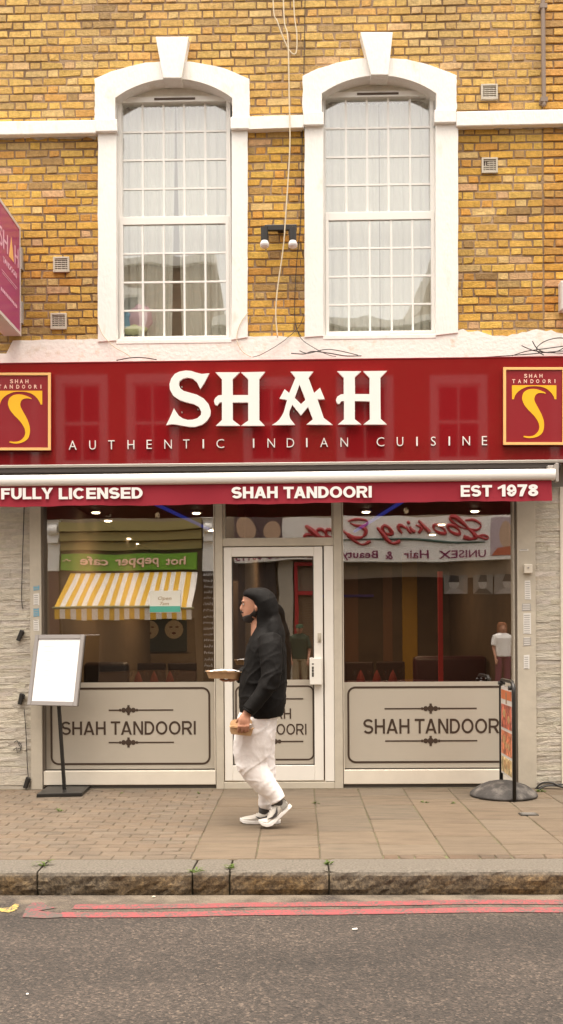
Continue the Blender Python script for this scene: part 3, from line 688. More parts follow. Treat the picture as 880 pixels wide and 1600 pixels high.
for wi, W in enumerate(WIN):
    # painted surround: arched head, two jamb pilasters, keystone
    mb = MB()
    o = px_arc(W['ol'], W['orr'], W['osp'], W['oap']); i_ = px_arc(W['il'], W['ir'], W['sp'], W['ap'])
    o = [(a + random.uniform(-.6, .6), b + random.uniform(-.7, .7)) for a, b in o]
    side_l = [(W['ol'] + random.uniform(-.8, .8), y) for y in np.linspace(W['c0'] - 1, W['osp'] + 3, 9)]
    side_r = [(W['orr'] + random.uniform(-.8, .8), y) for y in np.linspace(W['osp'] + 3, W['c0'] - 5, 9)]
    mb.poly_px([side_l + o + side_r + [(W['ir'], W['c0'] - 5)] + i_[::-1] + [(W['il'], W['c0'] - 1)]], -.058, .24)
    il2, ir2 = W['il'] + 2, W['ir'] - 1
    jl = [(W['pl'] + random.uniform(-.5, .5), y) for y in np.linspace(W['bot'] + 3, W['c1'] - 3, 16)]
    jr = [(W['pr'] + random.uniform(-.5, .5), y) for y in np.linspace(W['c1'] - 6, W['bot'] - 4, 16)]
    mb.poly_px([jl + [(il2, W['c1'] - 3), (il2, W['bot'] + 1)]], -.040, .22)
    mb.poly_px([jr + [(ir2, W['bot']), (ir2, W['c1'] - 6)]], -.040, .22)
    # the sill under the sash
    X0, X1, Z0, Z1 = rect(il2, ir2, W['sill'], W['sill'] + 6, -.02)
    mb.box(X0, X1, -.034, .19, Z0, Z1)
    sr = mb.build('window_surround', M['white_paint'], BLD, bevel=.004)
    km = MB()
    ls = [P(a, b, -.10) for a, b in W['ks']]; km.prism([ls], (0, -.10, 0), (1, 0, 0), (0, 0, 1), (0, 1, 0), .16)
    km.build('keystone', M['white_paint'], sr, bevel=.006)
    # impost string passing over the pilasters
    X0, X1, Z0, Z1 = rect(W['ol'] + 1, W['il'] + 3, W['c0'] - 1, W['c1'] - 3, -.075); km = MB(); km.box(X0, X1, -.075, .0, Z0, Z1)
    X0, X1, Z0, Z1 = rect(W['ir'] - 3, W['orr'] - 1, W['c0'] - 5, W['c1'] - 7, -.075); km.box(X0, X1, -.075, .0, Z0, Z1)
    km.each('impost', M['white_paint'], sr, bevel=.006)
    # plaster infill between the flat window head and the arch
    mb = MB(); mb.poly_px([[(W['il'] - 3, W['uy'][0] - 6)] + [(a, b - 6) for a, b in i_] + [(W['ir'] + 3, W['uy'][0] - 6)]], .085, .05)
    mb.build('arch_infill', M['reveal'], sr)
    # sash window
    Yf = .062
    gx, uy, lx, ly = W['gx'], W['uy'], W['lx'], W['ly']
    mb = MB(); X0, X1, Z0, Z1 = rect(gx[0] - 6, gx[1] + 6, uy[0] - 10, W['sill'] + 1, Yf)
    k = lambda p: p / 167.0
    frame(mb, X0, X1, Z0, Z1, k(6), k(6), k(5), k(9), Yf, Yf + .08)
    wf = mb.build('window', M['upvc'], BLD, bevel=.003)
    mb = MB(); a0, a1, b0, b1 = rect(gx[0] + 50, gx[1] - 50, uy[0] - 7.5, uy[0] - 4.5, Yf - .006); mb.box(a0, a1, Yf - .006, Yf - .001, b0, b1)
    mb.build('trickle_vent', M['slot'], wf)
    mb = MB(); Yu = Yf + .030; X0, X1, Z0, Z1 = rect(gx[0], gx[1], uy[0], uy[1] + 3, Yu)
    frame(mb, X0, X1, Z0, Z1, .008, .008, .02, .012, Yu, Yu + .03)
    for p in W['ux']: x_ = PX(p, Yu, 250); mb.box(x_ - .0095, x_ + .0095, Yu + .004, Yu + .024, Z0 + .02, Z1 - .012)
    for p in W['uh']: z_ = PZ(p, Yu, sum(gx) / 2); mb.box(X0 + .008, X1 - .008, Yu + .006, Yu + .022, z_ - .009, z_ + .009)
    mb.build('sash', M['upvc'], wf)
    mb = MB(); mb.box(X0 + .002, X1 - .002, Yu + .012, Yu + .017, Z0 + .002, Z1 - .002); mb.build('pane', M['sash_glass'], wf)
    mb = MB(); Yl = Yf - .012; X0, X1, Z0, Z1 = rect(lx[0] - 5, lx[1] + 5, W['mr'][0], ly[1] + 6, Yl)
    frame(mb, X0, X1, Z0, Z1, k(5), k(5), k(6), k(12), Yl, Yl + .036)
    for p in W['lm']: x_ = PX(p, Yl, 435); mb.box(x_ - .0095, x_ + .0095, Yl + .008, Yl + .028, Z0 + k(6), Z1 - k(12))
    for p in W['lh']: z_ = PZ(p, Yl, sum(lx) / 2); mb.box(X0 + k(5), X1 - k(5), Yl + .010, Yl + .026, z_ - .009, z_ + .009)
    mb.build('sash', M['upvc'], wf, bevel=.002)
    mb = MB(); mb.box(X0 + .02, X1 - .02, Yl + .015, Yl + .020, Z0 + .02, Z1 - .02); mb.build('pane', M['sash_glass'], wf)
    # net curtains hung inside
    X0, X1, Z0, Z1 = rect(gx[0] - 8, gx[1] + 8, uy[0] - 10, ly[1] + 10, .24)
    for half in (0, 1):
        mb = MB(); n = 60; a = X0 + (X1 - X0) * half * .52; b = X0 + (X1 - X0) * (.5 + .5 * half) + (.0 if half else .012)
        rows = []
        for zz, sq in ((Z1, 1.0), (Z1 - .9, .98), (Z0 + .75, .95), (Z0, .92)):
            row = []
            for i in range(n + 1):
                u = i / n; cen = a if half == 0 else b
                xx = cen + ((a + (b - a) * u) - cen) * sq if wi == 0 else a + (b - a) * u
                row.append((xx, .24 + .012 * math.sin(u * 42 + half) + .006 * math.sin(u * 77), zz))
            rows += row
        mb.add(rows, [(r * (n + 1) + i, r * (n + 1) + i + 1, (r + 1) * (n + 1) + i + 1, (r + 1) * (n + 1) + i) for r in range(3) for i in range(n)])
        o_ = mb.build('net_curtain', M['net'], None, smooth=True)
        tag(o_, ['pale net curtain in left half of the left upstairs window', 'pale net curtain in right half of the left upstairs window', 'pale net curtain in left half of the right upstairs window', 'pale net curtain in right half of the right upstairs window'][wi * 2 + half], 'curtain', 'net curtains upstairs')
# upstairs room lining, toned pale so it backlights the net curtains
mb = MB(); mb.box(-2.6, 2.6, .6, 3.2, 3.2, 7.0); mb.build('upper_room', mat('upper_room_pale', (.55, .50, .42), .9), BLD)

# string courses
mb = MB()
for x0, x1, ya, yb, yc, yd in ((-560, 150, 199, 221, 187, 208), (388, 475, 181.5, 202, 179, 199), (713, 1440, 174, 197, 158, 182)):
    pts = [P(x0, ya, -.065), P(x1, yc, -.065), P(x1, yd, -.065), P(x0, yb, -.065)]
    mb.prism([pts], (0, -.065, 0), (1, 0, 0), (0, 0, 1), (0, 1, 0), .075)
mb.build('string_course', M['white_paint'], BLD, bevel=.008)
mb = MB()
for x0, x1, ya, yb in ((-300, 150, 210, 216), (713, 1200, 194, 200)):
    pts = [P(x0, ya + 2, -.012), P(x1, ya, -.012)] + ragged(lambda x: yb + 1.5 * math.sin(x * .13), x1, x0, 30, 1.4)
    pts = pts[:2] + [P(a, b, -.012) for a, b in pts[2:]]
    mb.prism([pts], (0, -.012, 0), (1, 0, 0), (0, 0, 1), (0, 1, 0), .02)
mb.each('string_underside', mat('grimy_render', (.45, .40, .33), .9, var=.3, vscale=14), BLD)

# air vents
def vent(x0, x1, y0, y1, broken=False):
    X0, X1, Z0, Z1 = rect(x0, x1, y0, y1, -.02); mb = MB(); frame(mb, X0, X1, Z0, Z1, .016, .016, .016, .016, -.022, .004)
    n = 6
    for i in range(n):
        zz = Z0 + .016 + (Z1 - Z0 - .032) * (i + .5) / n
        if broken and i in (3, 4): mb.box(X0 + .05, X1 - .016, -.016, .002, zz - .004, zz + .005); continue
        mb.box(X0 + .016, X1 - .016, -.016, .002, zz - .0045, zz + .0045)
    for i in range(1, 4): xx = X0 + (X1 - X0) * i / 4; mb.box(xx - .003, xx + .003, -.012, .001, Z0 + .016, Z1 - .016)
    v = mb.build('air_vent', M['beige'], BLD, bevel=.002)
    mb = MB(); mb.box(X0 + .01, X1 - .01, -.0065, -.0045, Z0 + .01, Z1 - .01); mb.build('vent_opening', M['slot'], v)
vent(83, 108, 401, 425); vent(79, 104, 489, 514); vent(752, 778, 131, 155); vent(753, 778, 246, 270, True)
# rainwater pipe at the top right
mb = MB(); x_, z_ = P(850, 165, -.05); mb.tube([(x_, -.05, z_), (x_ - .01, -.05, 9)], .020, 12)
for zz in (z_ + .05, z_ + .9, z_ + 1.8): mb.box(x_ - .032, x_ + .032, -.07, .002, zz - .02, zz + .02)
mb.build('downpipe', mat('brown_pipe', (.23, .17, .13), .6), BLD)

# stone cladding either side of the shop
def cladding(x0, x1, z0, z1):
    z = z0
    while z < z1:
        rh = min(.53, z1 - z); zz = z; rowcol = random.uniform(.9, 1.1)
        while zz < z + rh - .004:
            h = min(random.uniform(.014, .045), z + rh - .004 - zz); x = x0
            while x < x1:
                l = min(random.uniform(.08, .34), x1 - x)
                k = rowcol * random.uniform(.92, 1.07); mb.col = (.49 * k, .445 * k * random.uniform(.98, 1.02), .375 * k * random.uniform(.95, 1.03))
                d = random.uniform(0, .0035)
                vs = [(x, -.030 - d + random.uniform(-.003, .003), zz), (x + l, -.030 - d + random.uniform(-.003, .003), zz), (x + l, -.030 - d + random.uniform(-.004, .004), zz + h), (x, -.030 - d + random.uniform(-.004, .004), zz + h)]
                bk = [(a, .0, c) for a, b, c in vs]
                mb.add(vs + bk, [(0, 1, 2, 3), (0, 4, 5, 1), (1, 5, 6, 2), (2, 6, 7, 3), (3, 7, 4, 0)]); x += l
            zz += h
        mb.col = (.5, .45, .38); mb.box(x0, x1, -.0315, 0, z + rh - .004, z + rh); z += rh
XL0, XL1 = PX(48, -.03, 1000), PX(837, -.03, 1000)
XR1 = PX(876, -.03, 1000)
for a, b in ((-4.6, XL0), (XL1, XR1), (XR1 + .05, 4.6)):
    mb = MB(); cladding(a, b, .04, 2.74); mb.build('stone_cladding', M['stone'], BLD)
mb = MB(); mb.box(XR1, XR1 + .05, -.045, 0, .0, 2.74); mb.build('edge_trim', M['cream'], BLD)
mb = MB(); mb.box(-4.6, XL0, -.028, .02, -.05, .042); mb.box(XL1, 4.6, -.028, .02, -.05, .042); mb.box(-4.7, XL0, .0, .3, -.05, 2.739); mb.box(XL1, 4.7, .0, .3, -.05, 2.739)
mb.each('plinth', M['plinth'], BLD)

# ---- shop front: timber/aluminium frame
ZT = 2.74
fx = {k: PX(k, -.03, 1000) for k in (50, 66, 337, 349, 522, 535, 806, 814, 836)}
ZS = PZ(1231, -.03, 440); ZR0, ZR1 = PZ(1226, -.03), PZ(1203, -.03)
mb = MB()
mb.box(XL0 + .001, fx[66], -.05, .10, 0, ZT); mb.box(fx[806] + .012, XL1 - .001, -.05, .10, 0, ZT)
mb.each('pilaster', M['beige'], BLD, bevel=.004)
mb = MB(); mb.box(fx[66] + .001, fx[66] + .018, -.035, .08, .02, ZT); mb.box(fx[806] - .008, fx[806] + .011, -.035, .08, .02, ZT)
mb.each('dark_trim', mat('brown_metal_trim', (.13, .105, .08), .5), BLD)
mb = MB(); mb.box(fx[337], fx[349], -.045, .09, 0, ZT); mb.box(fx[522], fx[535], -.045, .09, 0, ZT)
zt0, zt1 = PZ(853, -.04), PZ(841, -.04)
mb.box(fx[349] + .001, fx[522] - .001, -.042, .085, zt0, zt1)
mb.box(fx[349] + .001, fx[522] - .001, -.042, .085, 0, PZ(1222, -.04))
mb.build('mullion', M['beige'], BLD, bevel=.004)
def shop_window(x0, x1, film_y, words, outline, lines, word_box, orn):
    X0, X1 = PX(x0, -.02, 1000), PX(x1, -.02, 1000)
    mb = MB(); frame(mb, X0 + .001, X1 - .001, ZR0, ZT, .010, .010, ZR1 - ZR0, .06, -.028, .085); mb.box(X0 + .002, X1 - .002, -.040, -.0285, ZR0 + .004, ZR1 - .004)
    wn = mb.build('shop_window', M['cream'], BLD, bevel=.004)
    mb = MB(); mb.box(X0, X1, -.025, .085, -.02, ZR0 - .001); mb.box(X0 + .001, X1 - .001, -.022, .0, ZR1 + .001, ZR1 + .012); mb.build('base_gap', M['dark_edge'], wn)
    mb = MB(); mb.box(X0 + .012, X1 - .012, .028, .034, ZR1 + .001, ZT - .061); mb.build('pane', M['shop_glass'], wn)
    zf = PZ(film_y, .04, (x0 + x1) / 2)
    mb = MB(); mb.box(X0 + .012, X1 - .012, .0250, .0270, ZR1 + .002, zf); mb.build('frosted_film', M['film'], wn)
    mb = MB(); Yv = .0240
    a0, a1, b0, b1 = rect(*outline, Yv)
    mb.prism(rrect_ring(a0, a1, b0, b1, .075, .018), (0, Yv, 0), (1, 0, 0), (0, 0, 1), (0, -1, 0), .0015)
    caps_px(mb, words, *word_box, Yv, .0015, .165, .12)
    for (la, lb, ly_), (ox, oy) in zip(lines, orn):
        q0, q1, r0, r1 = rect(la, lb, ly_ - 1, ly_ + 1, Yv); mb.box(q0, q1, Yv - .0015, Yv, r0, r1)
        cx, cz = P(ox, oy, Yv)
        for dx, rr in ((0, .028), (-.045, .022), (.045, .022), (-.078, .012), (.078, .012)):
            mb.prism([[(cx + dx + rr * math.cos(t), cz + rr * 1.05 * math.sin(t)) for t in np.linspace(0, 2 * math.pi, 13)[:-1]]], (0, Yv - .0002 - abs(dx) * .002, 0), (1, 0, 0), (0, 0, 1), (0, -1, 0), .0015)
        mb.box(cx - .011, cx + .011, Yv - .0022, Yv - .0008, cz - .046, cz + .046)
    mb.build('window_lettering', M['film_dark'], wn)
    return wn
shop_window(67.5, 336.5, 1066, 'SHAH TANDOORI', (79, 329, 1074, 1195), [(170, 271, 1109.5), (170, 272, 1160)], (96, 306, 1127, 1148), [(201, 1109.5), (201, 1160)])
shop_window(535.5, 805, 1065, 'SHAH TANDOORI', (543, 799, 1072, 1192), [(601, 745, 1107), (602, 746, 1157.5)], (568, 786, 1123, 1146), [(673, 1107), (673, 1157.5)])
# fanlight over the door
mb = MB(); X0, X1 = fx[349] + .002, fx[522] - .002
frame(mb, X0, X1, zt1 + .001, ZT, .02, .012, .006, .06, -.02, .06); fl = mb.build('fanlight', M['beige'], BLD, bevel=.003)
mb = MB(); mb.box(X0 + .015, X1 - .008, .024, .030, zt1 + .004, ZT - .05); mb.build('pane', M['door_glass'], fl)
# door
mb = MB(); Yd = -.035
mb.box(PX(507, Yd, 1000), fx[522] - .002, Yd - .003, .06, PZ(1221, Yd), zt0 - .002); mb.build('door_post', M['door_white'], BLD, bevel=.004)
a0, a1, b0, b1 = rect(350.5, 505, 854.5, 1220, Yd); g0, g1, h0, h1 = rect(363, 491, 869.5, 1196, Yd)
mb = MB(); frame(mb, a0, a1, b0, b1, g0 - a0, a1 - g1, h0 - b0, b1 - h1, Yd, .03); door = mb.build('door', M['door_white'], BLD, bevel=.005)
mb = MB(); frame(mb, g0 + .0005, g1 - .0005, h0 + .0005, h1 - .0005, .008, .008, .008, .008, Yd + .014, .02); mb.build('glazing_bead', M['dark_edge'], door)
mb = MB(); mb.box(g0 + .003, g1 - .003, -.004, .002, h0 + .003, h1 - .003); mb.build('pane', M['door_glass'], door)
zf = PZ(1062, .01, 430); mb = MB(); mb.box(g0 + .009, g1 - .009, -.0075, -.0055, h0 + .009, zf); mb.build('frosted_film', M['film'], door)
mb = MB(); Yv = -.0085
q0, q1, r0, r1 = rect(372, 491, 1071, 1188, Yv); q0 = PX(368, Yv, 1130)
mb.prism(rrect_ring(q0, q1, r0, r1, .06, .014), (0, Yv, 0), (1, 0, 0), (0, 0, 1), (0, -1, 0), .0015)
caps_px(mb, 'SHAH', 402, 455, 1107, 1123, Yv, .0015, .15, .13); caps_px(mb, 'TANDOORI', 379, 479, 1131, 1148, Yv, .0015, .15, .13)
for yy in (1092, 1158.5): q0, q1, r0, r1 = rect(387, 474, yy - 1, yy + 1, Yv); mb.box(q0, q1, Yv - .0015, Yv, r0, r1)
for yy in (1092, 1158.5):
    cx, cz = P(430, yy, Yv)
    for dx, rr in ((0, .025), (-.04, .018), (.04, .018)): mb.prism([[(cx + dx + rr * math.cos(t), cz + rr * math.sin(t)) for t in np.linspace(0, 2 * math.pi, 13)[:-1]]], (0, Yv - .0002 - abs(dx) * .002, 0), (1, 0, 0), (0, 0, 1), (0, -1, 0), .0015)
mb.build('door_lettering', M['film_dark'], door)
q0, q1, r0, r1 = rect(484, 503, 1028, 1070, -.075)
mb = MB(); mb.box(q0, q1, -.085, Yd - .0005, r0, r1); mb.build('pull_box', M['door_white'], door, bevel=.006)
mb = MB()
for yy, hh in ((1037.5, 1), (1043.5, 2), (1048, 2), (1052.5, 2), (1056, 1.5)):
    s0, s1, t0, t1 = rect(487.5, 490.5, yy - hh, yy + hh, -.086); mb.box(s0, s1, -.0865, -.0853, t0, t1)
mb.build('worn_marks', M['dark_edge'], door)
q0, q1, r0, r1 = rect(496.5, 502, 989, 1003, -.045); mb = MB(); mb.box(q0, q1, -.043, Yd - .0005, r0, r1); mb.box(q0 + .009, q1 - .009, -.058, -.0435, r0 + .02, r1 - .03)
mb.build('lock', M['beige'], door, bevel=.002)

# ---- inside the restaurant
mb = MB(); XI0, XI1, YI = -2.42, 2.42, 6.6
mb.box(XI0 - .1, XI0, .31, YI, 0, 2.8); mb.build('left_inner_wall', M['tan_room'], BLD)
mb = MB(); mb.box(XI1, XI1 + .1, .31, YI, 0, 2.8); mb.build('right_inner_wall', M['dark_room'], BLD)
mb = MB(); mb.box(XI0 - .1, -.55, YI, YI + .1, 0, 2.8); mb.build('rear_tan_wall', M['tan_room'], BLD)
mb = MB(); mb.box(-.55, XI1 + .1, YI + .002, YI + .1, 0, 2.8); mb.build('rear_dark_wall', M['dark_room'], BLD)
mb = MB(); mb.box(XI0 - .1, XI1 + .1, .105, YI + .1, 2.80, 2.9); mb.build('inner_ceiling', M['ceil'], BLD)
mb = MB(); mb.box(XI0 - .1, XI1 + .1, .10, YI + .1, -.08, .0); mb.build('inner_floor', M['floor_in'], BLD)
mb = MB()                                 # coloured wall panels at the back right
for a, b, c, d in ((.72, .95, .0, 2.5), (1.35, 1.5, .0, 2.5)): mb.box(a, b, YI - .03, YI, c, d)
mb.build('wall_panel', mat('brown_panel', (.16, .075, .04), .6), BLD)
mb = MB(); mb.box(1.66, 1.90, YI - .04, YI, 0, 2.7); mb.build('gold_wall_panel', mat('mustard_panel', (.38, .21, .02), .6), BLD)
mb = MB(); mb.box(-1.0, -.62, 5.2, 5.9, 0, 2.2); mb.box(-.62, -.55, .9, 6.6, 0, 2.8); mb.build('inner_partition', M['dark_room'], BLD)
mb = MB(); mb.box(PX(683, 1.2), PX(690, 1.2), 1.18, 1.22, 0, PZ(893, 1.2, 686)); o_ = mb.build('red_post', M['red_tube'], None); tag(o_, 'slim red glowing post behind the right shop window', 'post')
mb = MB(); mb.tube([(-1.55, .8, 2.785), (-1.05, 4.5, 2.785)], .02, 8); o_ = mb.build('led_strip', M['blue_led'], None); tag(o_, 'blue glowing strip on the ceiling behind the left shop window', 'strip light')
mb = MB(); mb.tube([(1.12, .8, 2.785), (.75, 4.0, 2.785)], .02, 8); o_ = mb.build('led_strip', M['blue_led'], None); tag(o_, 'blue glowing strip on the ceiling behind the right shop window', 'strip light')
mb = MB(); mb.box(.35, 1.2, YI - .06, YI - .01, 2.0, 2.04); o_ = mb.build('led_strip', M['purple_led'], None); tag(o_, 'purple glowing strip low on the far wall behind the right shop window', 'strip light')
dl = None
for i, (px, py) in enumerate([(150, 799), (169, 812), (200, 840), (212, 848), (307, 800), (330, 827), (572, 798), (742, 797), (690, 818), (676, 834)]):
    x_, y_ = PG(px, py, 2.79)
    if y_ > YI - .1 or y_ < .2: continue
    lab = ['small warm ceiling light nearest the left end of the left shop window', 'second warm ceiling light from the left behind the left shop window', 'warm ceiling light deeper in above the striped awning reflection', 'deepest warm ceiling light behind the left shop window', 'warm ceiling light by the upper right corner of the left shop window', 'warm ceiling light beside the left mullion of the door', 'warm ceiling light by the upper left corner of the right shop window', 'bright warm ceiling light nearest the right end of the right shop window', 'warm ceiling light deeper in behind the red script lettering', 'deepest warm ceiling light behind the right shop window'][i]
    if dl is None:
        dl = thing('ceiling_light', (x_, y_, 2.79), lab, 'ceiling light', 'small ceiling lights in the restaurant')
        mb = MB(); mb.lathe([(.045, -.012), (.065, -.012), (.068, .008), (.045, .008)], (x_, y_, 2.79), 20); mb.build('bezel', M['bracket'], dl)
        mb = MB(); mb.lathe([(.034, -.024), (.044, -.020), (.044, -.013)], (x_, y_, 2.79), 20); mb.build('lens', M['downlight'], dl)
    else: dup(dl, (x_, y_, 2.79), lab)
for x_, y_ in ((-1.6, 2.0), (-1.5, 4.8), (1.2, 1.8), (1.3, 4.8), (.1, 3.4)):
    l = bpy.data.lights.new('restaurant_lamp', 'SPOT'); l.energy = 46; l.color = (1, .70, .40); l.spot_size = R(168); l.spot_blend = 1.0; l.shadow_soft_size = .03
    o_ = bpy.data.objects.new('restaurant_lamp', l); C.objects.link(o_); o_.location = (x_, y_, 2.77)

# furniture seen through the glass
def sofa(name, cx, cy, ln, m, label, face=1):
    t = thing(name, (cx, cy, 0), label, 'sofa')
    mb = MB(); mb.box(cx - ln / 2, cx + ln / 2, cy - .28, cy + .28, .12, .45); mb.build('seat', m, t, bevel=.05, seg=4, smooth=True)
    mb = MB()
    yb = cy + .30 * face
    mb.box(cx - ln / 2, cx + ln / 2, yb - .08, yb + .08, .12, 1.12); mb.build('backrest', m, t, bevel=.06, seg=4, smooth=True)
    mb = MB()
    for sx in (-1, 1):
        for sy in (-1, 1): mb.box(cx + sx * (ln / 2 - .08) - .025, cx + sx * (ln / 2 - .08) + .025, cy + sy * .2 - .025, cy + sy * .2 + .025, 0, .125)
    mb.each('foot', M['wood'], t)
    return t
sofa('leather_sofa', -2.13, 2.0, .5, M['sofa'], 'dark brown leather sofa back behind the menu board stand', -1)
sofa('banquette', 1.93, 3.2, .94, M['sofa_red'], 'long maroon leather banquette behind the right shop window')
def table(cx, cy, label):
    t = thing('dining_table', (cx, cy, 0), label, 'table', 'dining tables in the restaurant')
    mb = MB(); mb.box(cx - .4, cx + .4, cy - .35, cy + .35, .715, .745); mb.build('tabletop', M['cloth_dark'], t, bevel=.008)
    for sx in (-1, 1):
        for sy in (-1, 1):
            mb = MB(); mb.box(cx + sx * .34 - .025, cx + sx * .34 + .025, cy + sy * .29 - .025, cy + sy * .29 + .025, 0, .714); mb.build('leg', M['wood'], t)
    return t
YT = 4.4
tx = [PX(245, YT, 1050), PX(590, YT, 1050)]
T0 = table(tx[0], YT, 'dark dining table laid with glasses behind the left shop window')
dup(T0, (tx[1], YT, 0), 'dark dining table laid with glasses behind the right shop window')
wg = None; nk = None
names = ['leftmost wine glass on the left dining table', 'second wine glass from the left on the left dining table', 'third wine glass from the left on the left dining table', 'rightmost wine glass on the left dining table', 'leftmost wine glass on the right dining table', 'second wine glass from the left on the right dining table', 'third wine glass from the left on the right dining table', 'rightmost wine glass on the right dining table']
for i, lab in enumerate(names):
    x_, y_ = tx[i // 4] - .33 + (i % 4) * .21, YT - .25 + .12 * (i % 2)
    if wg is None:
        mb = MB(); mb.lathe([(.034, 0), (.034, .004), (.006, .010), (.005, .085), (.022, .10), (.038, .135), (.036, .185), (.034, .185), (.035, .135), (.018, .105)], (x_, y_, .746), 20)
        wg = mb.build('wine_glass', M['clear'], None, smooth=True, root=(x_, y_, .746)); tag(wg, lab, 'wine glass', 'wine glasses on the dining tables')
    else:
        c = wg.copy(); C.objects.link(c); c.location = (x_, y_, .746); c['label'] = lab
for i, lab in enumerate(['left folded red napkin on the left dining table', 'middle folded red napkin on the left dining table', 'right folded red napkin on the left dining table', 'left folded red napkin on the right dining table', 'middle folded red napkin on the right dining table', 'right folded red napkin on the right dining table']):
    x_, y_ = tx[i // 3] - .24 + (i % 3) * .22, YT - .12
    if nk is None:
        mb = MB(); mb.lathe([(.062, 0), (.058, .04), (.035, .11), (.004, .17)], (x_, y_, .746), 10); nk = mb.build('napkin', M['napkin'], None, root=(x_, y_, .746)); tag(nk, lab, 'napkin', 'folded napkins on the dining tables')
    else:
        c = nk.copy(); C.objects.link(c); c.location = (x_, y_, .746); c['label'] = lab
def chair(x, y, rz, label, first=[]):
    if first: return dup(first[0], (x, y, 0), label, rz)
    t = thing('dining_chair', (x, y, 0), label, 'chair', 'dining chairs in the restaurant'); first.append(t)
    mb = MB(); mb.box(x - .21, x + .21, y - .21, y + .21, .42, .48); mb.build('seat', M['sofa'], t, bevel=.02)
    mb = MB(); mb.box(x - .21, x + .21, y + .18, y + .23, .50, 1.0); mb.build('backrest', M['sofa'], t, bevel=.02)
    for sx in (-1, 1):
        for sy in (-1, 1): mb = MB(); mb.box(x + sx * .18 - .018, x + sx * .18 + .018, y + sy * .18 - .018, y + sy * .18 + .018, 0, .50 if sy > 0 else .419); mb.build('leg', M['wood'], t)
    return t
for k_, (a_, lab2) in enumerate(((tx[0], 'left'), (tx[1], 'right'))):
    chair(a_ - .2, YT + .62, 0, 'dark dining chair behind the %s dining table, to the left' % lab2); chair(a_ + .28, YT + .60, R(6), 'dark dining chair behind the %s dining table, to the right' % lab2)
# picture with two pale round faces, on the rear tan wall
Yp = YI - .04; a0, a1, b0, b1 = rect(212, 292, 966, 1018, Yp)
pic = thing('wall_picture', ((a0 + a1) / 2, Yp, b0), 'dark unframed picture of two pale round masks on the far wall', 'picture')
mb = MB(); mb.box(a0, a1, Yp, YI - .002, b0, b1); mb.build('canvas', mat('black_canvas', (.03, .035, .03), .6), pic)
mb = MB()
for cx in (.27, .75):
    x_ = a0 + (a1 - a0) * cx; z_ = b0 + (b1 - b0) * .66
    mb.prism([[(x_ + .15 * math.cos(t), z_ + .15 * math.sin(t)) for t in np.linspace(0, 6.283, 25)[:-1]]], (0, Yp - .001, 0), (1, 0, 0), (0, 0, 1), (0, -1, 0), .003)
mb.build('mask_shape', mat('pale_print', (.40, .32, .22), .6), pic)
mb = MB()
for cx in (.27, .75):
    x_ = a0 + (a1 - a0) * cx; z_ = b0 + (b1 - b0) * .66
    for dx, dz, r1, r2 in ((-.05, .04, .03, .012), (.05, .04, .03, .012), (0, -.06, .035, .02)):
        mb.prism([[(x_ + dx + r1 * math.cos(t), z_ + dz + r2 * math.sin(t)) for t in np.linspace(0, 6.283, 13)[:-1]]], (0, Yp - .0045, 0), (1, 0, 0), (0, 0, 1), (0, -1, 0), .002)
mb.each('mask_feature', mat('dark_red_print', (.10, .02, .015), .6), pic)
# small open card hung inside the left window
a0, a1, b0, b1 = rect(234, 282, 923, 957, .02)
oc = thing('open_card', ((a0 + a1) / 2, .02, b0), 'small white card with a teal band stuck on the left shop window', 'sign')
mb = MB(); mb.box(a0, a1, .018, .0275, b0, b1); mb.build('card', mat('white_card', (.80, .79, .70), .5, emit=.0), oc)
mb = MB(); mb.box(a0 + .001, a1 - .001, -.0 + .0155, .0175, b0 + .004, b0 + (b1 - b0) * .29); mb.build('band', mat('teal_print', (.09, .42, .32), .5), oc)
mb = MB(); mb.text_px('Open', 247, 268, 932, 939, .0175, .0015, shear=.2); mb.text_px('7am', 250, 264, 940.5, 945.5, .0175, .0015, shear=.2); mb.build('lettering', mat('tan_print', (.42, .30, .16), .5), oc)
# pastel bundle on the upstairs window sill
bx, bz = P(216, 522, .2)
bd = thing('pastel_bundle', (bx, .19, bz), 'pastel pink, blue and lime cloth bundle on the sill of the left upstairs window', 'cloth bundle')
for nm, m_, (dx, dz), (rx, rz) in (('pink_cloth', mat('pink_cloth', (.90, .62, .70), .9), (.02, .14), (.12, .13)), ('blue_cloth', mat('blue_cloth', (.34, .60, .82), .9), (-.105, .12), (.04, .09)), ('lime_cloth', mat('lime_cloth', (.84, .86, .48), .9), (-.03, .03), (.11, .05))):
    mb = MB(); mb.ball((bx + dx, .19 - (.01 if nm == 'lime_cloth' else 0), bz + dz), rx, .045, rz, 14)
    mb.v = [(x + mnoise.noise(Vector((x * 16, y * 16, z * 16))) * .03, y, z + mnoise.noise(Vector((x * 16 + 5, y * 16, z * 16))) * .03) for x, y, z in mb.v]
    mb.build(nm, m_, bd, smooth=True)

